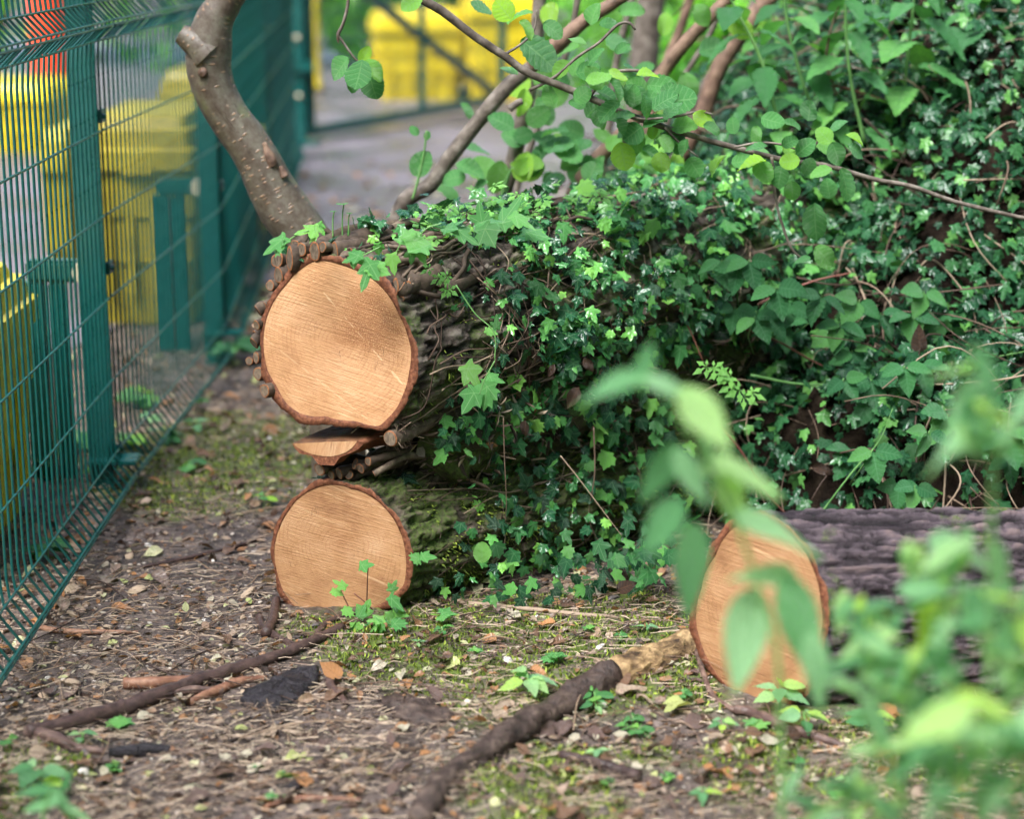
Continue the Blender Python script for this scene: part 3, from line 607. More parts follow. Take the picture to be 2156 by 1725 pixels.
# rotting debris packed between the stacked logs
def debris():
    root = thing('debris_fill', 'dark rotting debris packed between the two stacked logs', 'debris', (cA.x + .5, cA.y + .5, .3))
    S = np.linspace(.16, 1.5, 70); N = 64; A = np.linspace(0, 2 * pi, N, endpoint=False); V = []
    side = np.array([axA.y, -axA.x, 0.0])
    for t in S:
        c = (np.array(cA) + np.array(cB)) / 2 + np.array(axA) * t + side * .045; g = min(1, (t - .12) / .12); q = np.stack([np.cos(A) * 3, np.sin(A) * 3, np.full(N, t * 16)], 1)
        h = 1 + .5 * (fbm(q, 4, 44) - .5) + .35 * (fbm(q * 4, 3, 45) - .5)
        V.append(c + (np.cos(A) * .125 * h * g)[:, None] * side + (np.sin(A) * .135 * h * g)[:, None] * np.array([0, 0, 1.0]))
    V = np.array(V).reshape(-1, 3); i = np.arange(len(S) - 1)[:, None] * N; j = np.arange(N)[None]; k = (j + 1) % N
    obj('humus', mesh('humus', V, np.stack([i + j, i + k, i + N + k, i + N + j], -1).reshape(-1, 4), G['bark_mossy'], var=fbm(V * 40, 3, 8)), root)
    idx = rng.integers(0, len(V), 4500); P = V[idx]; n = len(P)
    tag(obj('straw', instance_mesh('straw', SMALL, frames(P, rng.normal(0, 1, (n, 3)) * np.array([1, 1, .5]), rvec(n), rng.uniform(.02, .07, n), rng.uniform(.02, .05, n)), G['needle']), root), kind='stuff')
    idx = rng.integers(0, len(V), 500); P = V[idx]; n = len(P)
    tag(obj('leaf_bits', instance_mesh('leaf_bits', SMALL, frames(P, rng.normal(0, 1, (n, 3)), rvec(n), rng.uniform(.01, .035, n)), G['dead']), root), kind='stuff')
debris()
# cut ivy stems that ring the upper log
def ivy_stub(parent, px, py, r_px, c, n, axis, length, elong=1.0, up=0.0, stem='ivy_stem', tilt=0.0):
    p0 = np.array(plane_hit(px, py, c + n * random.uniform(-.012, .012), n)); r = r_px * 4.15 / FPX; ax = np.array(axis)
    n2 = Vector(n) + Vector((random.uniform(-.25, .25), 0, random.uniform(-.2, .2))); n2 = n2.normalized()
    pts = [p0 + ax * length * t + np.array([0, 0, up * t]) + rng.normal(0, .014, 3) * min(1, t * 4) for t in (0, .12, .3, .55, 1.0)]
    P, Rr = smooth_path(pts, [r, r * .97, r * .95, r * .85, r * .6], 7)
    v, q = tube(P, Rr, 14, False, .38, 70, int(px), elong)
    s = obj('ivy_stem', mesh('ivy_stem', v, q, G[stem], var=np.full(len(v), random.random())), parent)
    # sawn end: rim and pale heart follow the first ring of the tube
    ring = v[:14]; cen = ring.mean(0); nn = np.array(n)
    inner = cen + (ring - cen) * .80 + nn * .0015; V = np.vstack([ring, cen + (ring - cen) * .9 + nn * .0018, inner, cen[None] + nn * .001])
    j = np.arange(14); k = (j + 1) % 14
    obj('cut_rim', mesh('stub_rim', V[:42], np.vstack([np.stack([j, k, k + 14, j + 14], 1), np.stack([j + 14, k + 14, k + 28, j + 28], 1)]), G['stub_rim']), s)
    vv = np.vstack([inner, cen[None] + nn * .0012]); obj('cut_end', mesh('stub_end', vv, np.stack([j, k, np.full(14, 14)], 1), G['stub_end'], var=np.full(15, random.random())), s)
    return s
for (x5, y5, rr5, el) in ((340, 388, 40, 1.3), (412, 330, 34, 1.1), (492, 342, 44, .95), (612, 345, 40, 1), (440, 378, 24, 1), (372, 298, 24, 1.1), (540, 318, 26, 1), (266, 400, 38, 1.1), (272, 482, 42, 1.15), (220, 552, 38, .85), (180, 672, 31, 1.1), (140, 790, 22, 1), (122, 897, 26, .95), (96, 1008, 25, 1.3), (138, 985, 24, 1.5), (150, 1085, 36, 1.1), (190, 1188, 42, 1.0), (976, 572, 38, 1.25), (1022, 632, 20, 1)):
    a, b = r5((x5, y5)); ivy_stub(logA, a, b, rr5 * .40, cA, nA, axA, random.uniform(.18, .5) if x5 < 800 else .12, el * random.choice((.7, 1.0, 1.35)), .0)
for k in range(14):      # smaller stems and bark lumps packed between them
    an = radians(random.uniform(62, 200) if k % 4 else random.uniform(15, 62)); e = random.uniform(1.04, 1.15); cx5, cy5 = 630, 890
    a, b = r5((cx5 + 455 * e * cos(an), cy5 - 495 * e * sin(an) * (1.0 if sin(an) > 0 else .9))); ivy_stub(logA, a, b, random.uniform(14, 34) * .40, cA - nA * random.uniform(.005, .03), nA, axA, random.uniform(.1, .3), random.uniform(.5, 1.7), 0)
for (x5, y5, rr5, ln) in ((520, 1665, 40, .3), (735, 1630, 34, .25), (770, 1660, 30, .3), (640, 1690, 36, .3), (815, 1615, 26, .35), (850, 1690, 22, .3), (700, 1700, 26, .3), (590, 1700, 30, .3)):
    a, b = r5((x5, y5)); ivy_stub(logB, a, b, rr5 * .348, cB, nB, axB, ln, 1.0, .0)
# thick cut ivy trunk and thinner ones leaving it, under the upper log's flank
def loose_stem(label, pts, rads, Ys):
    root = thing('cut_vine', label, 'ivy stem', at(*pts[0], Ys[0]))
    P, R = smooth_path([at(a, b, Y) for (a, b), Y in zip(pts, Ys)], [r * Y / FPX for r, Y in zip(rads, Ys)], 10)
    v, q = tube(P, R, 18, False, .12, 40, int(pts[0][0])); obj('stem', mesh('stem', v, q, G['ivy_stem'], var=np.full(len(v), .6)), root)
    ring = v[:18]; cen = ring.mean(0); nn = P[0] - P[1]; nn /= np.linalg.norm(nn); inner = cen + (ring - cen) * .85 + nn * .002; j = np.arange(18); k = (j + 1) % 18
    obj('cut_rim', mesh('rim', np.vstack([ring, inner]), np.stack([j, k, k + 18, j + 18], 1), G['stub_rim']), root)
    obj('cut_end', mesh('end', np.vstack([inner, cen[None] + nn * .002]), np.stack([j, k, np.full(18, 18)], 1), G['stub_end']), root)
    # root hairs
    parts = []
    for _ in range(260):
        t = random.random() ** .8; i = int(t * (len(P) - 2)); a = random.uniform(0, 2 * pi); base = v.reshape(len(P), 18, 3)[i, int(a / (2 * pi) * 18) % 18]
        d = base - P[i]; d = d / (np.linalg.norm(d) + 1e-6) + rng.normal(0, .5, 3); L = random.uniform(.006, .02)
        parts.append(tube([base, base + d * L * .5, base + d * L + rng.normal(0, .003, 3)], [.0007, .0006, .0003], 3, False))
    vv, ff, va = join(parts); tag(obj('root_hairs', mesh('hairs', vv, ff, G['vine'], var=va), root), kind='stuff')
loose_stem('thick cut ivy trunk with pale end under the upper log', [(822, 924), (850, 912), (905, 885), (975, 850), (1060, 815), (1150, 800)], [19, 19, 18, 17, 15, 13], [3.98, 4.02, 4.08, 4.16, 4.28, 4.42])
loose_stem('straight pale cut ivy stick on the flank of the upper log', [(872, 819), (900, 817), (950, 818), (1010, 822)], [8, 8, 7.5, 7], [3.99, 4.02, 4.08, 4.16])
loose_stem('short thin cut ivy stick just above the thick ivy trunk', [(830, 889), (850, 886), (880, 880), (920, 868)], [5.5, 5.5, 5, 4.5], [3.99, 4.01, 4.05, 4.1])

#SECTION_FENCE
# ------------------------------------------------------------------ green mesh fence
def box(cx, cy, cz, sx, sy, sz, bev=.004):
    bm = bmesh.new(); bmesh.ops.create_cube(bm, size=1.0)
    bmesh.ops.scale(bm, vec=(sx, sy, sz), verts=bm.verts); bmesh.ops.translate(bm, vec=(cx, cy, cz), verts=bm.verts)
    if bev: bmesh.ops.bevel(bm, geom=bm.edges[:], offset=min(bev, min(sx, sy, sz) * .3), segments=2, affect='EDGES')
    return bm
def bobj(name, bm, mat, parent, local=False, smooth=False):
    me = bpy.data.meshes.new(name); bm.to_mesh(me); bm.free(); me.materials.append(mat)
    if smooth: me.polygons.foreach_set('use_smooth', np.ones(len(me.polygons), bool))
    return obj(name, me, parent, None, local)
FX = lambda y: float(np.interp(y, [2.4, 4.95, 6.6, 12.6], [-1.05, -1.07, -1.02, -1.42]))
fence = thing('mesh_fence', 'tall green welded mesh fence with square posts at left', 'fence', (FX(4), 4, 0))
FZ = [(2.0, 0), (1.36, 0), (1.312, .004), (1.266, .046), (1.256, .046), (1.215, .004), (1.16, 0), (.60, 0), (.17, 0), (.13, .004), (.065, .05), (.055, .05), (.0, .006), (-.02, .004)]
v, q = tube([(dx, 0, zz) for zz, dx in FZ], .0035, 5, True); WIRE = mesh('vertical_wire', v, q, G['paint'], var=np.zeros(len(v)))
stations = [2.5, 4.95, 6.6, 9.5, 12.5]
for k in range(4):
    y0, y1 = stations[k], stations[k + 1]
    pan = bpy.data.objects.new('mesh_panel', None); COL.objects.link(pan); pan.parent = fence
    pan.matrix_parent_inverse = Matrix.Translation(-fence.location); pan.location = (0, 0, 0)
    cnt = int((y1 - y0) / .05)
    for i in range(cnt):
        yy = y0 + (i + .5) * (y1 - y0) / cnt
        o = bpy.data.objects.new('wire', WIRE); COL.objects.link(o); o.parent = pan
        o.location = (FX(yy), yy, random.uniform(-.002, .002)); o.rotation_euler = (0, 0, random.uniform(-.05, .05))
    for zz in (1.85, 1.65, 1.45, 1.312, 1.267, 1.255, 1.215, .985, .765, .545, .325, .13, .066, .054, .0):
        dx = float(np.interp(-zz, [-a for a, _ in FZ], [b for _, b in FZ])) + .005
        yy = np.arange(y0 + .01, y1, .0125); rr = .0029 + .0008 * (np.arange(len(yy)) % 4 == 1)
        v, q = tube([(FX(t) + dx, t, zz) for t in yy], rr, 5, True)
        o = obj('wire', mesh('horizontal_wire', v, q, G['paint'], var=np.zeros(len(v))), pan, None, True)
for yy in stations[1:]:
    x = FX(yy) - .036
    p = bobj('post', box(x, yy, 1.0, .062, .062, 2.2, .008), G['paint'], fence)
    for zz in (.12, .62, 1.02, 1.5):
        c_ = box(x + .036, yy + .035, zz, .012, .05, .035, .003); co = bmesh.ops.create_uvsphere(c_, u_segments=8, v_segments=5, radius=.008); bmesh.ops.translate(c_, vec=(x + .044, yy + .03, zz), verts=co['verts'])
        bobj('clamp', c_, G['paint'], p)
    # base bracket plate
    bobj('bracket', box(x + .035, yy - .02, .105, .13, .09, .012, .003), G['paint'], p)
def brace(label, yy, x1, x0):
    r = thing('fence_brace', label, 'fence brace', ((x0 + x1) / 2, yy, 0), 'braces behind the fence posts')
    bobj('top_rail', box((x0 + x1) / 2, yy, .60, abs(x1 - x0) + .03, .05, .06, .01), G['paint'], r)
    bobj('leg', box(x0, yy, .285, .062, .05, .57, .006), G['paint'], r)
    bobj('leg', box(x0 * .55 + x1 * .45, yy, .285, .045, .045, .57, .006), G['paint'], r)
    bm = bmesh.new(); bmesh.ops.create_cone(bm, cap_ends=True, segments=24, radius1=.03, radius2=.028, depth=.02)
    bmesh.ops.rotate(bm, matrix=Matrix.Rotation(pi / 2, 3, 'X'), verts=bm.verts); bmesh.ops.translate(bm, vec=(x1 + .0, yy - .035, .6), verts=bm.verts)
    bobj('end_cap', bm, G['galv'], r)
brace('low green brace frame with pale round cap behind nearest fence post', 5.05, FX(5.05) - .08, FX(5.05) - .225)
brace('low green brace frame with pale round cap behind second fence post', 6.75, FX(6.7) - .085, FX(6.7) - .225)
brace('low green brace frame farthest along the fence', 9.6, FX(9.6) - .1, FX(9.6) - .32)
# gate at the end of the fence
def bar(p, q_, w, parent, name, mat='paint', d=None):
    p, q_ = Vector(p), Vector(q_); L = (q_ - p).length; bm = box(0, 0, 0, w, d or w, L, .006)
    bm.transform(Matrix.Translation((p + q_) / 2) @ (q_ - p).to_track_quat('Z', 'Y').to_matrix().to_4x4()); return bobj(name, bm, G[mat], parent)
g0, g1 = gnd(655, 303), gnd(1058, 228); g0.z = g1.z = 0
gp = thing('gate_post', 'stout green double gate post at the end of the fence', 'gate post', (g0.x - .1, g0.y, 0))
for dx in (-.17, -.06):
    q = bobj('upright', box(g0.x + dx, g0.y - .1, 1.05, .085, .1, 2.1, .01), G['paint'], gp)
    for zz in (.35, .75, 1.15):
        bm = bmesh.new(); bmesh.ops.create_uvsphere(bm, u_segments=10, v_segments=6, radius=.02); bmesh.ops.translate(bm, vec=(g0.x + dx, g0.y - .155, zz), verts=bm.verts); bobj('bolt', bm, G['galv'], q)
bobj('crossbar', box(g0.x - .1, g0.y - .13, .55, .3, .12, .07, .01), G['paint'], gp); bobj('footplate', box(g0.x - .1, g0.y - .1, .02, .34, .25, .04, .005), G['paint'], gp)
gate = thing('mesh_gate', 'green mesh gate with diagonal brace in front of yellow bins', 'gate', (g0.x, g0.y, 0))
up = lambda t, z: g0.lerp(g1, t) + Vector((0, 0, z))
for t, w in ((0, .07), (.54, .06), (1, .07)): bar(up(t, .06), up(t, 1.9), w, gate, 'stile')
bar(up(0, .09), up(1, .09), .075, gate, 'bottom_rail'); bar(up(0, 1.88), up(1, 1.88), .07, gate, 'top_rail'); bar(up(.28, 1.0), up(.95, .14), .06, gate, 'diagonal_brace')
bar(up(.28, 1.0), up(.0, 1.7), .055, gate, 'diagonal_brace')
nw = 62
for i in range(nw):
    p = up((i + .5) / nw, .1); v, q = tube([p, up((i + .5) / nw, 1.88)], .003, 4, False); obj('wire', mesh('gate_wire', v, q, G['paint'], var=np.zeros(len(v))), gate)
for zz in (.3, .5, .7, .9, 1.1, 1.3, 1.5, 1.7):
    v, q = tube([up(0, zz), up(1, zz)], .004, 4, False); obj('wire', mesh('gate_wire', v, q, G['paint'], var=np.zeros(len(v))), gate)
dg = thing('diagonal_stay', 'green diagonal stay pole leaning against the far fence', 'pole', (FX(10), 10, 0))
bar((FX(9.2) - .1, 9.2, .9), (FX(12.3) - .05, 12.3, 1.35), .07, dg, 'pole')

#SECTION_BINS
# ------------------------------------------------------------------ yellow bins, red bollard
def bin_(label, x, y, w, d, h, rot=0, mat='yellow', group='yellow storage bins behind the fence'):
    r = thing('storage_bin', label, 'bin', (x, y, .012), group, rot)
    bm = bmesh.new(); rows = [(0, .86, .84), (.30, .92, .90), (.305, .95, .93), (.52, .97, .95), (.525, 1.0, .98), (.74, 1.0, 1.0)]
    prev = None
    def ring(z, sx, sy, cr=.1):
        pts = []
        for cxs, cys, a0 in ((1, 1, 0), (-1, 1, 90), (-1, -1, 180), (1, -1, 270)):
            for k in range(4):
                a = radians(a0 + k * 30); pts.append(bm.verts.new((cxs * (sx / 2 - cr) + cr * cos(a), cys * (sy / 2 - cr) + cr * sin(a), z)))
        return pts
    for t, sx, sy in rows:
        cur = ring(t * h, w * sx, d * sy, min(w, d) * .07)
        if prev:
            for i in range(16): bm.faces.new((prev[i], prev[(i + 1) % 16], cur[(i + 1) % 16], cur[i]))
        else: bm.faces.new(cur[::-1])
        prev = cur
    bm.faces.new(prev); bobj('body', bm, G[mat], r, True)
    bm = bmesh.new(); prev = None
    for z, s in ((.745, 1.04), (.75, 1.06), (.84, 1.06), (.85, 1.0), (.93, .98), (.94, .9), (.99, .86), (1.0, .8)):
        cur = ring(z * h, w * s, d * s, min(w, d) * .08)
        if prev:
            for i in range(16): bm.faces.new((prev[i], prev[(i + 1) % 16], cur[(i + 1) % 16], cur[i]))
        else: bm.faces.new(cur[::-1])
        prev = cur
    bm.faces.new(prev); bobj('lid', bm, G[mat], r, True)
    for s in (-1, 1):
        for t in (-.28, 0, .28):
            bobj('rib', box(s * w * .485, t * d, h * .4, .03, .035, h * .55, .008), G[mat], r, True)
    for t in (-.33, -.11, .11, .33): bobj('rib', box(t * w, -d * .475, h * .36, .03, .03, h * .42, .006), G[mat], r, True)
    for s in (-1, 1): bobj('foot', box(s * w * .3, 0, .0, w * .16, d * .8, .03, .005), G['black'], r, True)
    bobj('latch', box(0, -d * .52, h * .76, .12, .03, .06, .008), G[mat], r, True)
    return r
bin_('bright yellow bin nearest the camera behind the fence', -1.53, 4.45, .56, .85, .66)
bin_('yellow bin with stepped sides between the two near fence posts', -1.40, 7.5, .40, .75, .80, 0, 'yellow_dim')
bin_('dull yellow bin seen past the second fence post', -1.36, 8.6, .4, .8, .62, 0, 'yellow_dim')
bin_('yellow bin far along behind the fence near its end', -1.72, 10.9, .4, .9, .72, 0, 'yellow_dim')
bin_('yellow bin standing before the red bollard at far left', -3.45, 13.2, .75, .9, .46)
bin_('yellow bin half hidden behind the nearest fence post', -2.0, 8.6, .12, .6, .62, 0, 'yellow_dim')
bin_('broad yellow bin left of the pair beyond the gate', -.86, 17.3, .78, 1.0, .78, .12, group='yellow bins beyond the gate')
bin_('taller yellow bin right of the pair beyond the gate', -.12, 17.2, .62, 1.0, .95, .1, group='yellow bins beyond the gate')
def post_sign(label, p, col):
    r = thing('bollard', label, 'bollard', (p.x, p.y, .012)); bm = bmesh.new()
    prof = [(.0, .19), (.1, .19), (.12, .155), (.5, .15), (1.0, .145), (1.5, .14), (1.56, .12), (1.6, .0)]; prev = None
    for z, rad in prof:
        cur = [bm.verts.new((max(rad, .002) * cos(2 * pi * k / 20), max(rad, .002) * sin(2 * pi * k / 20), z)) for k in range(20)]
        if prev:
            for k in range(20): bm.faces.new((prev[k], prev[(k + 1) % 20], cur[(k + 1) % 20], cur[k]))
        prev = cur
    bobj('body', bm, G[col], r, True, True); bobj('base', box(0, 0, .03, .5, .5, .06, .01), G['black'], r, True)
    return r
post_sign('tall red plastic bollard behind the fence at far left', gnd(112, 262), 'red')
tp = gnd(661, 195); post_sign('slim yellow marker post just right of the gate post', Vector((tp.x, tp.y, 0)), 'yellow')
tpo = [o for o in bpy.data.objects if o.name.startswith('bollard') and 'slim' in o.get('label', '')][0]; tpo.scale = (.42, .42, .62)

#SECTION_TREES
# ------------------------------------------------------------------ trees and saplings
def limb(parent, name, pts, Ys, rads, mat, sides=14, rough=.1, n=8, rs=22, uvs=True):
    if not hasattr(Ys, '__len__'): Ys = [Ys] * len(pts)
    P, R = smooth_path([at(a, b, Y) for (a, b), Y in zip(pts, Ys)], [r * Y / FPX for r, Y in zip(rads, Ys)], n)
    v, q = tube(P, R, sides, True, rough, rs, int(abs(pts[0][0])) % 97)
    m = len(v) // sides; al = np.concatenate([[0, 0], np.cumsum(np.linalg.norm(np.diff(P, axis=0), axis=1)), [0]])[:m]; al[-1] = al[-2]
    A = np.arange(sides) / sides; tri = np.abs(A * 2 - 1)
    uv = np.stack([np.tile(tri * .5, m), np.repeat(al, sides)], 1)
    return obj(name, mesh(name, v, q, G[mat], True, uv, np.full(len(v), random.random())), parent), P, R
tree = thing('crooked_tree', 'crooked smooth barked young tree trunk rising behind the upper log', 'tree', (-.48, 4.8, 0))
_, TP, TR = limb(tree, 'trunk', [(720, 1120), (712, 950), (700, 800), (690, 680), (668, 560), (640, 497), (604, 449), (574, 399), (550, 349), (520, 300), (484, 250), (456, 200), (442, 150), (440, 100), (450, 45), (476, 0), (500, -60), (540, -300)], 4.78, [62, 60, 58, 56, 54, 53, 54, 50, 47, 45, 43, 44, 46, 47, 40, 34, 34, 30], 'smooth_bark', 28, .05, 8, 14)
_, BP, BR = limb(tree, 'cut_stub', [(440, 118), (418, 96), (396, 80), (380, 70)], 4.76, [40, 32, 25, 20], 'smooth_bark', 18, .1)
kn, _, _ = limb(tree, 'knot', [(430, 150), (427, 152), (425, 152)], [4.74, 4.722, 4.717], [11, 11, 6], 'brown_bark', 12, .3)
for pts, r in (([(556, 300), (568, 330), (575, 350)], 12), ([(590, 350), (600, 372)], 10)):
    limb(tree, 'bark_scar', pts, 4.742, [r * .4] + [r] * (len(pts) - 1), 'brown_bark', 10, .4, 6, 90)
def sapling(label, pts, Y, rads, mat, name='sapling', cat='sapling', group=None):
    t = thing(name, label, cat, at(*pts[0], Y if not hasattr(Y, '__len__') else Y[0])); t.location.z = 0
    limb(t, 'stem', pts, Y, rads, mat, 12, .10); return t
s1 = sapling('leaning grey sapling rising right from behind the upper log', [(850, 900), (826, 640), (832, 500), (838, 455), (862, 415), (905, 390), (945, 335), (1010, 250), (1070, 180), (1118, 142)], 5.0, [22, 22, 20, 19, 18, 17, 16, 16, 16, 15], 'grey_bark')
limb(s1, 'torn_stem', [(1118, 142), (1150, 112), (1185, 82), (1235, 40), (1300, 0), (1380, -60)], 5.0, [15, 17, 17, 14, 13, 13], 'brown_bark', 12, .2, 6, 60)
limb(s1, 'twig_stub', [(1072, 228), (1090, 216), (1100, 212)], 4.98, [9, 8, 7], 'grey_bark', 10)
s2 = sapling('upright grey sapling crossing the leaning one', [(1040, 900), (1042, 560), (1058, 420), (1080, 340), (1100, 250), (1115, 180), (1128, 90), (1136, 0), (1142, -80)], 5.2, [17, 17, 17, 16, 16, 15, 14, 14, 13], 'grey_bark')
limb(s2, 'shoot', [(1050, 430), (1062, 395), (1075, 360), (1092, 338)], 5.1, [5, 5, 4, 3], 'stem_green', 8)
s3 = sapling('brown sapling slanting right above the ivy at centre', [(1195, 800), (1200, 480), (1216, 395), (1245, 350), (1290, 300), (1330, 258), (1400, 145), (1460, 70), (1530, 0), (1600, -80)], 5.3, [20, 19, 19, 17, 15, 15, 15, 14, 13, 13], 'brown_bark')
sapling('thick blurred grey trunk standing well behind the saplings', [(1300, 620), (1330, 400), (1345, 250), (1358, 100), (1372, 0), (1385, -120)], 7.6, [40, 36, 33, 31, 30, 30], 'grey_bark', 'tree_trunk', 'tree')
sapling('thin dark sapling just right of the blurred grey trunk', [(1330, 480), (1370, 240), (1400, 140), (1432, 60), (1452, 0), (1480, -80)], 6.4, [12, 11, 10, 10, 10, 9], 'brown_bark')
sapling('reddish brown leaning stem in front of the bank', [(1340, 460), (1385, 385), (1440, 320), (1480, 240), (1510, 150), (1560, 70), (1615, 0), (1680, -80)], 5.75, [16, 17, 17, 18, 18, 18, 18, 18], 'brown_bark')
sapling('thin reddish stem behind the round leaves at centre', [(1330, 440), (1332, 380), (1335, 330), (1338, 280), (1350, 200)], 5.5, [8, 8, 8, 7, 6], 'brown_bark')

for lab, pts, Y, r in (('slim upright stem between the crossing saplings', [(1075, 640), (1085, 420), (1120, 300), (1170, 180), (1205, 60), (1225, -60)], 5.4, 7), ('slim grey stem left of the blurred trunk', [(1260, 560), (1262, 400), (1285, 250), (1300, 120), (1330, 0), (1345, -60)], 5.9, 8), ('slim leaning stem right of the blurred trunk', [(1420, 460), (1425, 330), (1470, 200), (1540, 90), (1590, 0), (1620, -60)], 6.0, 8), ('slim pale stem leaning over the bank edge', [(1390, 440), (1400, 300), (1425, 190), (1500, 60), (1535, -60)], 5.6, 6)):
    sapling(lab, pts, Y, [r] * len(pts), 'grey_bark')
def leaves_at(parent, kind, mat, specs, twig=None):
    """specs: (px, py, Y, size px, screen angle of the tip in degrees (0 right, 90 up), tilt)"""
    Ms = []
    for px, py, Y, s, ang, tilt in specs:
        p = np.array(at(px, py, Y)); a = radians(ang); size = s * Y / FPX
        tip = np.array([cos(a), .25 * random.uniform(-1, 1) - .1, sin(a)]); nrm = np.array([random.uniform(-.4, .4), -1 + tilt, tilt + random.uniform(-.2, .3)])
        tip /= np.linalg.norm(tip); Ms.append(frames([p - tip * size * .5], [tip], [nrm], [size])[0])
    return copies(parent, 'leaf', lmesh(kind, mat), Ms)
br = thing('alder_branch', 'long arching alder branch with round wet leaves crossing the picture', 'branch', at(880, -10, 4.3))
BPT = [(830, -60), (880, -8), (930, 22), (1000, 76), (1060, 116), (1110, 152), (1170, 176), (1240, 205), (1310, 236), (1400, 268), (1487, 294), (1546, 310), (1655, 337), (1742, 349), (1840, 377), (1918, 392), (1997, 420), (2080, 442), (2170, 462), (2300, 490)]
BY = list(np.linspace(4.32, 4.45, len(BPT)))
limb(br, 'branch_stem', BPT, BY, [9, 9, 9, 8.5, 8.5, 8, 8, 7.5, 7, 6.5, 6, 6, 5.5, 5.5, 5, 5, 4.5, 4.5, 4, 3], 'grey_bark', 12, .12, 6, 60)
for pts, r in (([(1115, 190), (1170, 160), (1215, 120), (1260, 90), (1300, 52), (1325, 48), (1338, 62)], 4), ([(1240, 205), (1270, 165), (1300, 150), (1335, 148), (1375, 150)], 4.5), ([(1310, 236), (1350, 250), (1420, 245), (1470, 235), (1500, 240)], 3.5),
               ([(1625, 330), (1632, 400), (1640, 450), (1665, 520), (1690, 545)], 3.5), ([(1546, 310), (1600, 300), (1650, 305), (1690, 320)], 3), ([(1655, 337), (1690, 330), (1720, 300), (1730, 270)], 3), ([(1060, 116), (1100, 90), (1125, 60), (1130, 20)], 3), ([(1400, 268), (1430, 300), (1470, 330)], 3)):
    limb(br, 'twig', pts, 4.36, [r] + [r * .8] * (len(pts) - 2) + [r * .5], 'grey_bark', 8, .1, 5)
AL = [(1312, 330, 72, -80), (1392, 342, 52, -100), (1462, 352, 52, -60), (1425, 296, 84, -20), (1345, 300, 60, -70), (1352, 205, 80, 20), (1395, 180, 75, 10), (1432, 212, 80, -10), (1282, 232, 66, -150), (1255, 165, 60, 100), (1135, 112, 105, -45), (1090, 32, 62, 30), (1012, 18, 58, 170), (1250, 28, 54, 60), (1282, 46, 46, 10), (1165, 62, 56, -20),
      (866, 4, 56, 200), (1705, 232, 52, 80), (1668, 262, 46, 150), (1758, 262, 52, 60), (1742, 308, 62, -10), (1692, 304, 55, 170), (1662, 340, 50, 190), (1800, 292, 50, -35), (1805, 315, 50, -15), (1782, 388, 80, -60), (1668, 402, 52, -95), (1642, 372, 55, -110), (1716, 468, 92, -80), (1738, 540, 70, -50), (1690, 547, 40, 180), (1582, 342, 68, 200), (1606, 362, 60, -60),
      (1662, 382, 46, -30), (1762, 322, 56, -60), (1735, 285, 48, 120), (1500, 270, 46, -20), (1478, 250, 55, 150), (1380, 255, 60, 200), (1215, 80, 45, 10), (1180, 145, 52, -140), (1310, 100, 40, 40), (1300, 160, 50, -30), (1440, 265, 62, 20), (1365, 222, 58, -60), (1060, 20, 60, 120), (1110, 60, 50, -60), (1320, 275, 55, -130), (1260, 250, 55, -60), (1410, 230, 60, 60), (1340, 180, 52, 160), (1372, 320, 48, -40)]
AL += [(a + random.gauss(0, 38), b + random.gauss(5, 38), random.uniform(38, 62), random.uniform(0, 360)) for a, b in BPT[6:14] for _ in range(4)] + [(random.uniform(1230, 1450), random.uniform(140, 300), random.uniform(45, 75), random.uniform(-60, 60)) for _ in range(14)]
leaves_at(br, 'alder', 'alder', [(a, b, 4.33 + random.uniform(-.1, .12), s * .9, an + random.uniform(-15, 15), random.uniform(.25, .85)) for a, b, s, an in AL])
hw = thing('hanging_twig', 'thin twig hanging from above with a cluster of wet leaves', 'twig', at(712, 82, 4.35))
limb(hw, 'twig', [(735, -40), (732, 10), (722, 50), (712, 72), (720, 85), (745, 120), (765, 138)], 4.35, [3.5, 3.5, 3.5, 4, 3, 2.5, 2], 'grey_bark', 8)
limb(hw, 'twig_spur', [(712, 70), (711, 82), (713, 90)], 4.35, [3, 2.5, 1.5], 'brown_bark', 8)
leaves_at(hw, 'alder', 'alder', [(768, 115, 4.33, 40, 60, .4), (715, 142, 4.34, 58, -135, .5), (757, 158, 4.29, 66, -100, .5), (787, 148, 4.32, 56, -50, .3), (782, 178, 4.34, 58, -80, .1), (745, 172, 4.36, 50, -110, .2)])
# leaves sprouting from the saplings and the log top
leaves_at(s1, 'alder', 'alder', [(886, 345, 4.9, 62, 60, .5), (872, 275, 4.9, 26, 130, .5), (900, 285, 4.9, 20, 70, .5), (990, 356, 4.9, 68, -20, .5), (955, 372, 4.92, 52, 180, .5), (1055, 255, 4.95, 60, 150, .6), (1010, 390, 4.9, 40, 200, .6)])
limb(s1, 'shoot', [(868, 420), (880, 380), (893, 320), (898, 275)], 4.9, [3, 3, 2.5, 2], 'stem_green', 6)
leaves_at(s2, 'alder', 'alder', [(1175, 305, 5.05, 70, 20, .7), (1135, 325, 5.1, 60, 200, .6), (1195, 322, 5.05, 70, -40, .6), (1205, 345, 5.1, 55, 20, .5), (1050, 372, 5.1, 70, -100, .1), (1120, 350, 5.1, 60, -110, .1), (1165, 275, 5.05, 60, 30, .8), (1220, 310, 5.1, 60, 10, .6), (1100, 215, 5.1, 60, -100, .2), (1150, 235, 5.15, 60, 100, .2), (1090, 180, 5.15, 60, 200, .2), (1170, 200, 5.1, 60, 10, .2), (1150, 160, 5.1, 60, 120, .3), (1240, 345, 5.1, 55, -10, .5), (1150, 290, 5.1, 52, 140, .6), (1080, 290, 5.15, 52, 150, .5), (1190, 100, 5.1, 55, 40, .4), (1160, 30, 5.1, 55, 60, .4)])
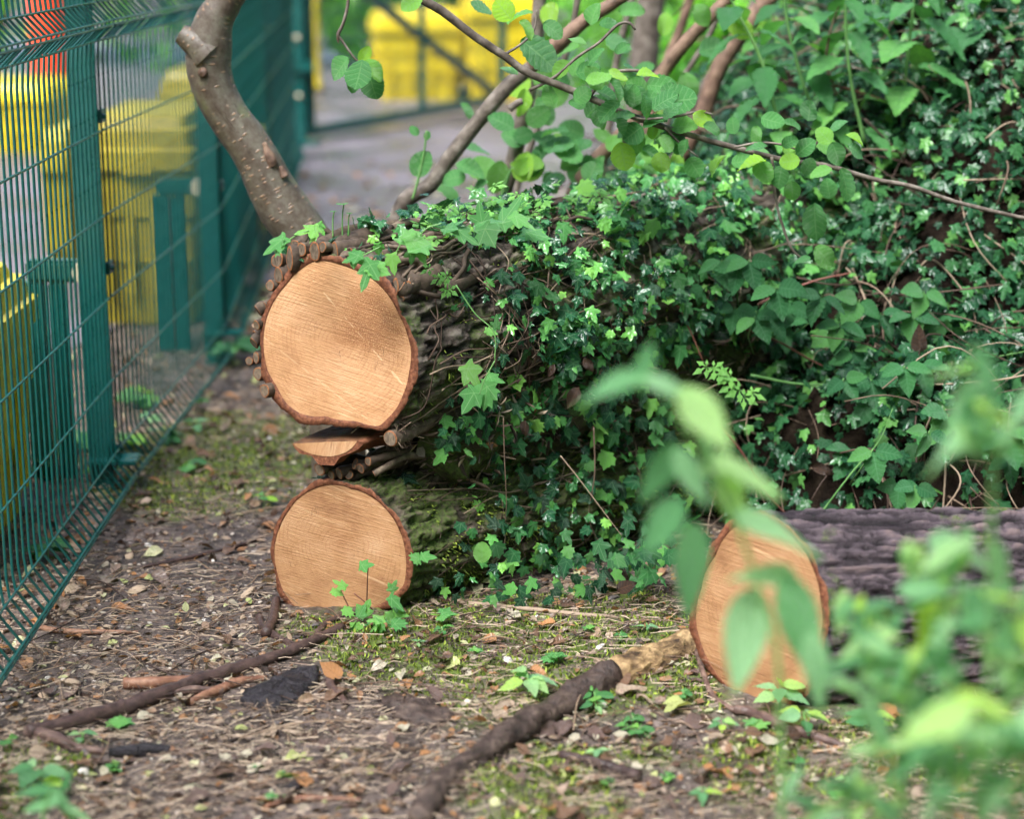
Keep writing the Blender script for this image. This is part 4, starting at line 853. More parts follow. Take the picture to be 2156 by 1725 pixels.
leaves_at(s2, 'alder', 'alder', [(random.gauss(1150, 75), random.gauss(335, 55), random.uniform(4.95, 5.3), random.uniform(38, 70), random.uniform(-40, 220), random.uniform(.3, .9)) for _ in range(26)])
leaves_at(s3, 'alder', 'alder', [(random.gauss(1330, 70), random.gauss(350, 45), random.uniform(5.0, 5.3), random.uniform(36, 60), random.uniform(-40, 220), random.uniform(.3, .9)) for _ in range(20)] + [(1350, 150, 5.2, 60, 40, .5), (1310, 380, 5.2, 50, -60, .4), (1270, 290, 5.2, 55, 150, .5), (1500, 100, 5.2, 60, 20, .3), (1450, 180, 5.2, 60, -70, .3), (1560, 60, 5.2, 60, -20, .3), (1330, 20, 5.2, 55, 10, .4), (1300, 95, 5.2, 60, -30, .6), (1400, 50, 5.2, 50, 80, .4), (1480, 30, 5.2, 55, -40, .4)])

#SECTION_IVY
# ------------------------------------------------------------------ ivy on the logs
def ivy_on(surf, label, n, srange, dens, size, keep, mat='ivy', kind='ivy', loc=None, liftr=(.01, .06), name='ivy_plant', cat='ivy'):
    root = thing(name, label, cat, loc); pos, tip, nrm, sz = [], [], [], []; tries = 0
    while len(pos) < n and tries < n * 60:
        tries += 1; ang = random.uniform(-70, 150); s = random.uniform(*srange)
        if random.random() > dens(ang, s): continue
        p, o = surf(ang, s, random.uniform(*liftr)); pos.append(p + rng.normal(0, .012, 3))
        down = np.array([0, 0, -1.0]); t = down * random.uniform(.2, 1) + rng.normal(0, .55, 3) + np.array([.0, -.3, 0]); tip.append(t)
        nrm.append(o * .7 + np.array([0, -.35, .75]) + rng.normal(0, .38, 3)); sz.append(random.choice(size) * random.uniform(.75, 1.25))
    o = np.argsort(-np.array(sz)); Ms = frames(np.array(pos)[o], np.array(tip)[o], np.array(nrm)[o], np.array(sz)[o]); leafset(root, kind, mat, Ms, keep); return root
def densA(ang, s):
    front = float(sstep(.10, .55, s)); top = float(sstep(55, 85, ang)) * .9
    side = front * .8
    patch = sn(ang / 22, s * 7, 2.0)
    return max(top * (.25 + .75 * float(sstep(.02, .25, s))), side) * (.12 + 1.1 * float(sstep(.38, .62, patch))) 
ivA = ivy_on(surfA, 'dense glossy dark green ivy over the upper log', 3000, (.0, 1.8), densA, (.017, .022, .027, .034, .042), 280, loc=(cA.x + .6, cA.y + .6, .45))
def densB(ang, s):
    patch = sn(ang / 25, s * 8, 5.0); return float(sstep(.06, .4, s)) * (.25 + float(sstep(.4, .65, patch))) * (1 if ang < 80 else .8)
ivB = ivy_on(surfB, 'sparser ivy trailing over the mossy lower log', 900, (.0, 1.5), densB, (.018, .024, .032, .04), 200, loc=(cB.x + .6, cB.y + .6, 0))
# hanging and crawling stems
def vines(parent, surf, n, r, mat='vine', hang=True, lim=(-60, 120), smax=1.3):
    parts = []
    for _ in range(n):
        a0 = random.uniform(*lim); s0 = random.uniform(.05, smax); pts = []
        da, ds = (random.uniform(-16, -4), random.uniform(-.04, .04)) if (hang and random.random() < .6) else (random.uniform(-5, 5), random.uniform(.04, .12) * random.choice((-1, 1)))
        for k in range(random.randint(5, 10)):
            a0 += da + random.gauss(0, 4); s0 += ds + random.gauss(0, .012)
            if s0 < .01 or s0 > smax + .3: break
            p, o = surf(a0, s0, random.uniform(.003, .028)); pts.append(p)
        if len(pts) < 4: continue
        P, R = smooth_path(pts, [random.uniform(*r)] * len(pts), 4); parts.append(tube(P, R, 5, True))
    for k, (v, q) in enumerate(parts[:60]): obj('stem', mesh('stem', v, q, G[mat], var=np.full(len(v), random.random())), parent)
    if parts[60:]:
        v, q, va = join(parts[60:]); tag(obj('stems', mesh('stems', v, q, G[mat], var=va), parent), kind='stuff')
vines(ivA, surfA, 190, (.0006, .002)); vines(ivB, surfB, 130, (.0006, .0016))
vines(ivA, surfA, 60, (.003, .006), 'ivy_stem', False, (75, 125), .7)
# young bright leaves at the front of the upper log
yv = thing('young_ivy', 'bright young ivy sprig hanging over the top of the sawn face', 'ivy', at(800, 520, 4.02))
leaves_at(yv, 'ivy', 'ivy_bright', [(735, 545, 3.92, 44, 200, .4), (768, 588, 3.9, 66, -110, .55), (806, 570, 3.91, 52, -20, .5), (858, 508, 3.95, 72, 160, .75), (895, 512, 3.96, 80, -25, .7), (886, 530, 3.95, 60, -60, .6), (760, 548, 3.93, 40, -30, .5), (640, 486, 3.98, 50, 190, .7), (655, 500, 3.98, 40, -120, .6), (572, 520, 3.97, 56, 215, .6), (590, 512, 3.97, 42, 60, .6), (828, 560, 3.93, 40, -80, .4), (868, 545, 3.95, 36, -100, .3),
    (990, 500, 4.05, 60, -30, .7), (1035, 505, 4.05, 55, -60, .6), (960, 470, 4.06, 50, 30, .8), (1040, 465, 4.1, 60, 10, .8), (1075, 440, 4.15, 70, 60, .8), (1110, 470, 4.1, 60, -30, .8), (1010, 445, 4.12, 50, 100, .8), (1140, 495, 4.15, 64, -10, .7), (1000, 800, 4.02, 60, -60, .4), (1020, 845, 4.0, 66, -100, .4), (985, 850, 4.0, 55, -120, .3), (1050, 800, 4.03, 40, -20, .5), (1045, 675, 4.0, 32, 90, .2), (1040, 700, 4.0, 30, -20, .5)])
for pts in ([(800, 520), (770, 535), (750, 545)], [(850, 500), (830, 540), (820, 560)], [(880, 500), (900, 480), (930, 470)], [(600, 510), (625, 495), (650, 485)], [(960, 600), (1000, 660), (1040, 700), (1042, 760)], [(1042, 760), (1020, 800), (1010, 830)]):
    limb(yv, 'stem', pts, 3.98, [1.6] * len(pts), 'stem_green', 6, 0)
for i, (px, py, h, s) in enumerate(((722, 470, 42, 26), (702, 470, 26, 16), (735, 468, 20, 14))):
    t = thing('ivy_seedling', ('tallest single-leaf sprout on top of the upper log', 'middling sprout on top of the upper log', 'tiny sprout nearest the saplings on top of the log')[i], 'seedling', at(px, py, 4.15), 'sprouts on top of the log')
    limb(t, 'stem', [(px - 1, py + 30), (px - 1, py - h / 3), (px + 2, py - h)], 4.15, [1.8, 1.6, 1.4], 'stem_green', 6, 0)
    leaves_at(t, 'ivy', 'ivy_bright', [(px + 4, py - h, 4.14, s, 0, .95), (px - 2, py - h + 1, 4.15, s * .7, 190, .95)])
sd = thing('ivy_seedling', 'ivy sprig growing from the ground before the lower sawn face', 'seedling', gnd(760, 1300))
for pts in ([(772, 1290), (773, 1240), (775, 1195)], [(745, 1300), (725, 1260), (712, 1230)], [(790, 1290), (770, 1270), (745, 1250)]): limb(sd, 'stem', pts, 3.94, [1.6, 1.5, 1.2], 'vine_red', 6, 0)
leaves_at(sd, 'ivy', 'ivy_bright', [(776, 1190, 3.93, 34, 10, .6), (712, 1228, 3.93, 32, 150, .6), (715, 1250, 3.93, 30, -20, .7), (830, 1232, 3.95, 30, 60, .5), (870, 1172, 3.97, 32, 150, .5), (905, 1172, 3.97, 32, 0, .5)] + [(random.uniform(730, 850), random.uniform(1272, 1350), random.uniform(3.84, 3.93), random.uniform(24, 40), random.uniform(0, 360), random.uniform(.5, .9)) for _ in range(26)])
leaves_at(ivB, 'ivy', 'ivy', [(px, random.gauss(925 - (px - 900) * .10, 38), 4.0 + (px - 880) * .00095 + random.uniform(-.03, .03), random.uniform(20, 42), random.uniform(-150, -30), random.uniform(.3, .9)) for px in rng.uniform(915, 1420, 150)])
gi = thing('ivy_plant', 'broad-leaved ivy clump on the ground in the gap between the logs', 'ivy', gnd(1300, 1280))
leaves_at(gi, 'ivy', 'ivy', [(random.gauss(1310, 70), random.gauss(1205, 42), random.uniform(3.95, 4.2), random.uniform(22, 46), random.uniform(-160, -20), random.uniform(.4, .9)) for _ in range(75)] + [(random.uniform(880, 1250), random.gauss(1255, 22), random.uniform(3.95, 4.1), random.uniform(24, 40), random.uniform(-160, -20), random.uniform(.4, .9)) for _ in range(30)])
hp = thing('herb_plant', 'light green feathery herb leaves on top of the upper log', 'herb', at(1080, 470, 4.3))
ms = []
for _ in range(70):
    px = random.choice((random.gauss(1180, 60), random.gauss(960, 50), random.uniform(900, 1300))); py = 452 - (px - 900) * .08 + random.gauss(15, 28); Y = 4.1 + (px - 900) * .0013
    ms.append(frames([at(px, py, Y)], [np.array([random.uniform(-1, 1), -.5, random.uniform(-.3, .5)])], [np.array([random.uniform(-.4, .4), -.5, .9])], [random.uniform(.022, .045)])[0])
leafset(hp, 'herb', 'herb', np.array(ms), 70)
fern = thing('herb_plant', 'feathery herb sprig hanging against the dark bank at centre right', 'herb', at(1540, 790, 4.4))
leafset(fern, 'herb', 'herb', np.array([frames([at(1490 + k * 11 + random.uniform(-6, 6), 770 + k * 8 + random.uniform(-12, 12), 4.4)], [np.array([random.choice((-1, 1)), -.2, -.5])], [np.array([.1, -1, .6])], [.04])[0] for k in range(9)] + [frames([at(random.gauss(930, 30), random.gauss(590, 18), 4.02)], [np.array([random.uniform(-1, 1), -.2, -.5])], [np.array([.1, -1, .6])], [.025])[0] for k in range(6)]), 20)

#SECTION_BANK
# ------------------------------------------------------------------ bank: small ivy, canes, brambles, nettles
def bank_points(n, xr=(-.1, 2.3), yr=(4.2, 6.9)):
    x = rng.uniform(*xr, n); y = rng.uniform(*yr, n); z = bank(x, y); k = z > .03; x, y, z = x[k], y[k], z[k]
    pt = fbm(np.stack([x * 4, y * 4, z * 4], 1), 3, 61); k = rng.random(len(x)) < sstep(.30, .52, pt) * .65 + .35
    return np.stack([x[k], y[k], z[k]], 1)
P = bank_points(30000, (-.1, 2.3), (4.2, 6.6)); N_ = bank_n(P[:, 0], P[:, 1]); n = len(P)
pos = P + N_ * rng.uniform(.0, .09, n)[:, None] + rng.normal(0, .012, (n, 3)); tip = np.array([0, -.6, -.7]) + rng.normal(0, .6, (n, 3)); nr = N_ * .6 + np.array([0, -.3, .7]) + rng.normal(0, .45, (n, 3)); sz = rng.uniform(.018, .046, n)
depth = np.argsort(pos[:, 1] - sz * 30); Ms = frames(pos, tip, nr, sz)[depth]
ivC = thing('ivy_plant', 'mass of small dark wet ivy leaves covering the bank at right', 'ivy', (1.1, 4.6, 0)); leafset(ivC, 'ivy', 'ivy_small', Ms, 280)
# dead canes, dry stems and roots in the bank
parts, red = [], []
BPS = bank_points(4200)[:1900]; BNS = bank_n(BPS[:, 0], BPS[:, 1])
for p, nn in zip(BPS, BNS):
    d = np.array([random.gauss(0, .6), -.5, -.75]) if random.random() < .6 else np.array([random.choice((-1, 1)), random.gauss(0, .4), random.gauss(0, .3)])
    d /= np.linalg.norm(d); L = random.uniform(.08, .4); side = rng.normal(0, .25, 3)
    pts = [p + nn * .03 + d * L * t + side * L * (t * (1 - t)) * 2 + nn * .04 * sin(t * 3) for t in (0, .3, .6, 1)]
    Pp, R = smooth_path(pts, [random.uniform(.001, .0028)] * 4, 3); parts.append(tube(Pp, R, 4, True))
v, q, va = join(parts); tag(obj('dry_stems', mesh('dry_stems', v, q, G['vine'], var=va)), 'tangle of dry brown stems in the bank', 'stems', kind='stuff')
canes = [([(1330, 620), (1420, 640), (1450, 690), (1480, 760)], 4.55, 'vine_red', 5), ([(1600, 640), (1640, 620), (1720, 590), (1790, 575)], 4.75, 'vine_red', 6), ([(1560, 690), (1640, 720), (1730, 770), (1815, 800)], 4.7, 'vine_red', 5), ([(1700, 170), (1780, 185), (1870, 215), (1960, 250)], 5.2, 'vine_red', 6), ([(1500, 880), (1560, 950), (1600, 1020), (1660, 1090)], 4.45, 'vine_red', 6), ([(1580, 790), (1700, 810), (1850, 800), (2000, 770), (2160, 740)], 4.6, 'stem_green', 6),
         ([(1700, 1120), (1790, 1000), (1850, 930), (1880, 860)], 4.35, 'stem_green', 4), ([(1720, 1090), (1900, 1080), (2050, 1070), (2170, 1072)], 4.2, 'vine', 4), ([(1430, 640), (1500, 560), (1600, 530), (1700, 500)], 4.8, 'vine', 5), ([(1880, 560), (1960, 640), (2020, 720), (2100, 800)], 4.9, 'vine_red', 5), ([(1760, 200), (1740, 130), (1750, 60), (1770, 0)], 5.2, 'vine', 7), ([(1820, 250), (1900, 330), (1960, 420), (2000, 540)], 5.1, 'vine', 5), ([(1480, 420), (1560, 470), (1640, 560), (1700, 660)], 4.9, 'vine_red', 5), ([(1250, 900), (1252, 1000), (1240, 1090), (1270, 1160)], 4.3, 'vine', 3.5), ([(1060, 880), (1062, 960), (1066, 1050), (1064, 1100)], 4.02, 'vine', 2.4), ([(1180, 960), (1220, 1010), (1280, 1090), (1310, 1130)], 4.2, 'vine', 3)]
for i, (pts, Y, mt, r) in enumerate(canes):
    t = thing('bramble_cane', 'thin arching %s cane number %d of those crossing the bank' % ({'vine_red': 'reddish', 'stem_green': 'green', 'vine': 'dry brown'}[mt], i), 'cane', at(*pts[0], Y), 'canes crossing the bank')
    t['label'] = ['reddish cane running down beside the upper log ivy', 'reddish cane rising right at the middle of the bank', 'reddish cane falling right at the middle of the bank', 'purple brown cane crossing high on the bank', 'reddish cane dropping behind the blurred nettle top', 'long green bramble cane running level to the right edge', 'green bramble stem rising from behind the dark log', 'pale dry stalk lying level behind the dark log', 'dry brown stem slanting up from the ivy at centre', 'reddish cane at the far right of the bank', 'dry upright stalk at the top of the bank', 'dry stem sagging down the upper right of the bank', 'reddish cane slanting down through the centre of the bank', 'dry root hanging in the gap right of the lower log', 'long thin root hanging straight down before the lower log', 'bent dry root crossing the moss on the lower log'][i]
    P_, R_ = smooth_path([at(a, b, Y) for a, b in pts], list(r * Y / FPX * .6 * np.linspace(1, .45, len(pts))), 8); v, q = tube(P_, R_, 7, True, .1, 60); obj('stem', mesh('stem', v, q, G[mt], var=np.full(len(v), random.random())), t)
# brambles: three-leaf sprays
def bramble(label, cx, cy, Y, n, spread, sz=(55, 80), mat='bramble'):
    t = thing('bramble', label, 'bramble', at(cx, cy, Y), 'brambles on the bank'); Ms = []
    for _ in range(n):
        px, py = cx + random.uniform(-1, 1) * spread[0], cy + random.uniform(-1, 1) * spread[1]; YY = Y + random.uniform(-.1, .12); s = random.uniform(*sz) * YY / FPX
        p = np.array(at(px, py, YY)); roll = random.uniform(-.6, .6); up = np.array([random.uniform(-.3, .3), -.75, .7])
        for a, f in ((0, 1), (78, .85), (-78, .85)):
            an = radians(-90 + a) + roll; tip = np.array([cos(an), -.45, sin(an) * .8]); Ms.append(frames([p + tip * .006], [tip], [up + rng.normal(0, .3, 3)], [s * f])[0])
        v, q = tube([p, p + np.array([random.uniform(-.02, .02), .05, -.06]), p + np.array([random.uniform(-.05, .05), .12, -.12])], [.0014, .0016, .002], 5, True)
        obj('stem', mesh('stem', v, q, G['stem_green'], var=np.full(len(v), random.random())), t)
    copies(t, 'leaf', lmesh('bramble', mat), Ms)
bramble('bramble spray with rounded pleated leaves left of centre on the bank', 1540, 600, 4.6, 7, (110, 60), (55, 75)); bramble('bramble spray in the middle of the bank', 1700, 660, 4.65, 8, (130, 60), (55, 80)); bramble('bramble spray at the right of the bank', 1930, 700, 4.6, 11, (160, 90), (55, 80)); bramble('bramble spray below the dead brown leaf', 1850, 800, 4.5, 9, (150, 60), (55, 80))
bramble('bramble spray beside the dark hollow', 1800, 950, 4.35, 2, (40, 20), (70, 85)); bramble('bramble spray at the lower right behind the dark log', 2040, 940, 4.4, 8, (110, 70), (55, 80)); bramble('bramble sprig just behind the top of the dark log', 1920, 1020, 4.2, 2, (40, 15), (55, 70)); bramble('bramble spray at the far right edge', 2110, 600, 4.9, 6, (60, 130), (45, 65))
# nettles
def nettle(label, pts, Y, n, size, mat='nettle', kind='nettle', r=4, name='nettle', group=None, stem='stem_green', droop=.5, up=.55):
    if not hasattr(Y, '__len__'): Y = [Y] * len(pts)
    t = thing(name, label, 'nettle', at(*pts[0], Y[0]), group)
    P_, R_ = smooth_path([at(a, b, y) for (a, b), y in zip(pts, Y)], [r * y / FPX * f for y, f in zip(Y, np.linspace(1.1, .6, len(Y)))], 8)
    v, q = tube(P_, R_, 7, True); obj('stem', mesh('stem', v, q, G[stem], var=np.full(len(v), random.random())), t)
    Ms = []; m = len(P_); ang = random.uniform(0, pi)
    for k in range(n):
        f = .12 + .88 * k / max(1, n - 1); i = min(int(f * (m - 1)), m - 1); p = P_[i]; ang += pi / 2 + random.uniform(-.2, .2)
        s = size * (1.0 if f < .75 else 1.15 - .75 * (f - .6) / .4) * random.uniform(.85, 1.1) * np.mean(Y) / FPX
        for sg in (0, pi):
            d = np.array([cos(ang + sg), sin(ang + sg), random.uniform(-.2, .3)]); ex = d * s * .22
            v, q = tube([p, p + ex * .6, p + ex], [.0011, .001, .0009], 4, True); obj('petiole', mesh('petiole', v, q, G[stem], var=np.full(len(v), .5)), t)
            tip = d + np.array([0, 0, -droop * random.uniform(.4, 1.4)]); Ms.append(frames([p + ex], [tip], [np.array([-d[0] * -.1, -.25, 1.0]) * 1.0 + d * up * random.uniform(.2, 1)], [s])[0])
    copies(t, 'leaf', lmesh(kind, mat), Ms); return t
for i, (pts, Y, n, s, lab) in enumerate((
        ([(1680, 420), (1640, 260), (1600, 120), (1540, 0), (1520, -60)], 5.1, 8, 100, 'pale nettle stalk hanging over the left of the bank top'), ([(1760, 330), (1700, 200), (1660, 60), (1650, -40)], 5.2, 8, 105, 'nettle stalk left of centre at the bank top'), ([(1820, 300), (1790, 160), (1780, 20), (1790, -60)], 5.15, 9, 105, 'nettle stalk in the middle of the bank top'),
        ([(1900, 340), (1905, 180), (1920, 40), (1930, -60)], 5.2, 9, 110, 'nettle stalk right of centre at the bank top'), ([(2000, 330), (2030, 180), (2050, 60), (2060, -60)], 5.3, 9, 105, 'dark nettle stalk at the upper right'), ([(2110, 420), (2120, 260), (2140, 100), (2150, -20)], 5.4, 7, 95, 'nettle stalk at the upper right edge'), ([(1640, 300), (1610, 190), (1590, 90)], 5.35, 6, 95, 'nettle behind the others on the bank crest'), ([(1860, 200), (1850, 80), (1845, -40)], 5.6, 6, 105, 'nettle farthest back on the bank crest'))):
    nettle(lab, pts, Y, n, s, group='nettles on top of the bank')

#SECTION_FLOOR
# ------------------------------------------------------------------ woodland floor
LOGS = [(cA, axA, .16, 2.0), (cB, axB, .15, 1.7), (cC, axC, .18, 1.9)]
def free(x, y):
    """not under a log lying on the ground and not inside the bank"""
    ok = bank(x, y) < .02
    for c, ax, r, L in LOGS[1:]:
        dx, dy = x - c.x, y - c.y; s = dx * ax.x + dy * ax.y; d = np.abs(-dx * ax.y + dy * ax.x); ok &= ~((s > -.08) & (s < L) & (d < r * .9))
    return ok
def floor_pts(n, yr=(2.75, 7.2), wide=.31, f=None):
    y = rng.uniform(*yr, n); x = rng.uniform(-1, 1, n) * np.minimum(wide * y, 1.9); x = np.maximum(x, -1.7); k = free(x, y); x, y = x[k], y[k]
    if f is not None: k = rng.random(len(x)) < f(x, y); x, y = x[k], y[k]
    return np.stack([x, y, gz(x, y)], 1)
# straw and needles: thin bent ribbons
P = floor_pts(60000, f=lambda x, y: np.where(y < 3.6, .9, .5) * sstep(.3, .62, fbm(np.stack([x * 4, y * 4, x * 0], 1), 3, 71)) + .06); n = len(P)
k = 3; L = rng.uniform(.02, .12, n) * rng.uniform(.35, 1, n); a = rng.normal(0, .75, n) + .15; a = np.where(rng.random(n) < .3, rng.uniform(0, pi, n), a); bend = rng.normal(0, .3, n); w = rng.uniform(.0002, .00065, n)
t = np.linspace(-.5, .5, k)[None]; ca, sa = np.cos(a)[:, None], np.sin(a)[:, None]; off = (bend * L)[:, None] * (t * t * 4 - .5) * .5
X = P[:, :1] + ca * t * L[:, None] - sa * off; Yv = P[:, 1:2] + sa * t * L[:, None] + ca * off; Z = P[:, 2:3] + .005 + rng.uniform(0, .011, n)[:, None] + rng.normal(0, .06, n)[:, None] * t * L[:, None]
C = np.stack([X, Yv, Z], -1); sd_ = np.stack([-sa, ca, .8 + 0 * sa], -1) * w[:, None, None]
V = np.stack([C + sd_, C - sd_], 2).reshape(-1, 3); b = (np.arange(n) * k * 2)[:, None]; i = np.arange(k - 1)[None] * 2
Q = np.stack([b + i, b + i + 1, b + i + 3, b + i + 2], -1).reshape(-1, 4)
tag(obj('straw_litter', mesh('straw_litter', V, Q, G['needle'], var=np.repeat(rng.random(n), k * 2))), 'dry straw and needles strewn over the woodland floor', 'straw', kind='stuff')
# moss tufts
P = floor_pts(150000, f=lambda x, y: sstep(.4, .75, moss_at(x, y))); n = len(P)
tipd = rng.normal(0, .45, (n, 3)) + np.array([0, 0, 1]); Ms = frames(P - np.array([0, 0, .002]), tipd, rvec(n), rng.uniform(.006, .018, n), rng.uniform(.25, .5, n))
tag(obj('moss', instance_mesh('moss', SMALL, Ms, G['moss'])), 'patches of yellow green moss on the ground', 'moss', kind='stuff')
ps, ns = [], []
for surf, c_, smax, nn in ((surfA, 0, 1.2, 2200), (surfB, 1, 1.3, 9000)):
    for _ in range(nn):
        a, s = random.uniform(-75, 110), random.uniform(.08, smax)
        if sn(a / 20, s * 9, 1.0 + c_) < .5: continue
        p, o = surf(a, s, -.004); ps.append(p); ns.append(o)
ps, ns = np.array(ps), np.array(ns); n = len(ps); Ms = frames(ps, ns + np.array([0, -.1, -.25]) + rng.normal(0, .4, (n, 3)), rvec(n), rng.uniform(.006, .02, n), rng.uniform(.2, .45, n))
tag(obj('log_moss', instance_mesh('log_moss', SMALL, Ms, G['moss'])), 'moss growing on the bark of the stacked logs', 'moss', kind='stuff')
# pebbles
def pebble(seed):
    bm = bmesh.new(); bmesh.ops.create_icosphere(bm, subdivisions=2, radius=1); r = random.Random(seed)
    pl = [Vector((r.gauss(0, 1), r.gauss(0, 1), r.gauss(0, 1))).normalized() for _ in range(9)]; ds = [r.uniform(.45, .8) for _ in pl]
    for v in bm.verts:
        for n_, d in zip(pl, ds):
            e = v.co.dot(n_) - d
            if e > 0: v.co -= n_ * e
        v.co.x *= 1.25; v.co.z *= .7
    me = bpy.data.meshes.new('pebble'); bm.to_mesh(me); bm.free(); me.materials.append(G['stone']); return me
PEB = [pebble(s) for s in range(6)]
def gravel_d(x, y):
    c = gnd(170, 1400); return .10 + .9 * np.exp(-((x - c.x) / .35) ** 2 - ((y - c.y) / .55) ** 2)
MARKS = [('the fence foot', -1.0, 4.4), ('the far fence foot', -.95, 5.9)] + [(nm, gnd(a, b).x, gnd(a, b).y) for nm, a, b in (('the long dark stick', 330, 1476), ('the black bark flake', 590, 1460), ('the lower sawn log', 640, 1330), ('the torn bark clump', 870, 1510), ('the rotten branch', 1150, 1530), ('the right log face', 1560, 1500), ('the bottom left corner', 120, 1700), ('the bottom edge left of centre', 600, 1700), ('the bottom edge at centre', 950, 1690), ('the bottom edge right of centre', 1400, 1690), ('the ivy at the log foot', 1150, 1310), ('the moss before the logs', 1050, 1400), ('the black crooked stick', 1680, 1590), ('the knobbly stick end', 90, 1560), ('the bottom right nettles', 1950, 1640), ('the peeled red stick', 330, 1420), ('the left edge gravel', 60, 1380), ('the open ground left of the logs', 430, 1200), ('the mossy ground by the fence', 450, 960))]
def near_mark(x, y): return min(MARKS, key=lambda m: (m[1] - x) ** 2 + (m[2] - y) ** 2)[0]
P = floor_pts(2600, (2.9, 5.6), f=gravel_d); sz = rng.gamma(2.0, .0028, len(P)) + .004; o = np.argsort(-sz); P, sz = P[o], sz[o]
def put(name, me, p, s, label, cat, group, rot):
    o = bpy.data.objects.new(name, me); COL.objects.link(o); o.location = p; o.scale = (s, s * random.uniform(.6, 1), s * random.uniform(.7, 1)); o.rotation_euler = rot; return tag(o, label, cat, group)
STN = []
for nm, c0, c1 in (('white', (.42, .38, .34), (.62, .58, .54)), ('tan', (.26, .18, .12), (.42, .32, .23)), ('dark grey', (.05, .042, .042), (.13, .11, .105)), ('brown', (.12, .075, .05), (.24, .16, .11))):
    mt = simple(nm.replace(' ', '_') + '_flint', [(.3, c0), (.7, c1)], 60, .4, .4, .004)
    ml = []
    for q in PEB[:4]: q2 = q.copy(); q2.materials[0] = mt; ml.append(q2)
    STN.append((nm, ml))
for i in range(min(290, len(P))):
    p = P[i]; s = min(sz[i], .021); nm, ml = STN[(0, 1, 1, 2, 3, 1, 2, 3, 1, 3)[i % 10]]
    put('pebble', ml[i % 4], (p[0], p[1], p[2] + s * .12), s, '%s %s pebble by %s' % ('larger' if s > .012 else 'small', nm, near_mark(p[0], p[1])), 'pebble', 'pebbles on the woodland floor', (random.uniform(-.5, .5), random.uniform(-.5, .5), random.uniform(0, 6)))
bs = []
me0 = PEB[0]; bv = np.array([v.co[:] for v in me0.vertices]); bf = np.array([p_.vertices[:] for p_ in me0.polygons])
Pn = floor_pts(16000, (2.8, 6.5), f=lambda x, y: .12 + gravel_d(x, y)); n = len(Pn); tp_ = rng.normal(0, 1, (n, 3)) * np.array([1, 1, .2])
tag(obj('gravel', instance_mesh('gravel', (bv, bf, None, None), frames(Pn, tp_, np.array([0, 0, 1.0]) + rng.normal(0, .2, (n, 3)), rng.uniform(.002, .0062, n)), G['stone'])), 'fine gravel scattered between the leaves', 'gravel', kind='stuff')
# fallen leaves
P = floor_pts(2600, (2.8, 6.8), f=lambda x, y: .45 + .6 * fbm(np.stack([x * 3, y * 3, x * 0], 1), 3, 88)); n = len(P); tp_ = rng.normal(0, 1, (n, 3)) * np.array([1, 1, .15]); nr = np.array([0, 0, 1.0]) + rng.normal(0, .38, (n, 3)); sz = rng.gamma(4, .0088, n).clip(.016, .07); Ms = frames(P + np.array([0, 0, .012]), tp_, nr, sz)
DL = []
for nm, v0 in (('dark brown', .05), ('russet', .3), ('orange', .48), ('tan', .64), ('purple brown', .80), ('pale', .92), ('yellow green', 1.0)):
    DL.append((nm, [mesh('dead_leaf_shape', b[0], b[1], G['dead'], True, b[2], np.full(len(b[0]), v0), b[3]) for b in DEAD]))
o = np.argsort(P[:, 1] - sz * 12)
for c_, i in enumerate(o[:295]):
    nm, ml = DL[random.choice((0, 0, 1, 1, 2, 2, 3, 3, 4, 4, 5, 6))]
    tag(obj('fallen_leaf', ml[c_ % 4], None, mat4(Ms[i])), '%s %s fallen leaf by %s' % ('large' if sz[i] > .044 else 'small' if sz[i] < .032 else 'middling', nm, near_mark(P[i, 0], P[i, 1])), 'leaf', 'fallen leaves on the woodland floor')
if n > 295: tag(obj('leaf_litter', instance_mesh('leaf_litter', DEAD[0], Ms[o[295:]], G['dead'])), 'brown leaf litter farther back on the ground', 'leaf litter', kind='stuff')
Pl = floor_pts(17000, (2.75, 7.2)); n = len(Pl); tag(obj('leaf_fragments', instance_mesh('leaf_fragments', SMALL, frames(Pl + np.array([0, 0, .005]), rng.normal(0, 1, (n, 3)) * np.array([1, 1, .2]), np.array([0, 0, 1.0]) + rng.normal(0, .35, (n, 3)), rng.uniform(.006, .028, n), rng.uniform(.4, 1.1, n)), G['dead'])), 'broken bits of dead leaf over the ground', 'leaf litter', kind='stuff')
# leaves and moss blown over the near edge of the yard
yy_ = rng.uniform(7.0, 12.5, 3400); xx_ = rng.uniform(-1.3, 1.6, 3400); k = rng.random(3400) < np.clip((12.5 - yy_) / 5, .1, 1); xx_, yy_ = xx_[k], yy_[k]; n = len(xx_)
tag(obj('yard_litter', instance_mesh('yard_litter', SMALL, frames(np.stack([xx_, yy_, np.full(n, .02)], 1), rng.normal(0, 1, (n, 3)) * np.array([1, 1, .2]), np.array([0, 0, 1.0]) + rng.normal(0, .35, (n, 3)), rng.uniform(.02, .075, n)), G['dead'])), 'dead leaves blown over the near edge of the yard', 'leaf litter', kind='stuff')
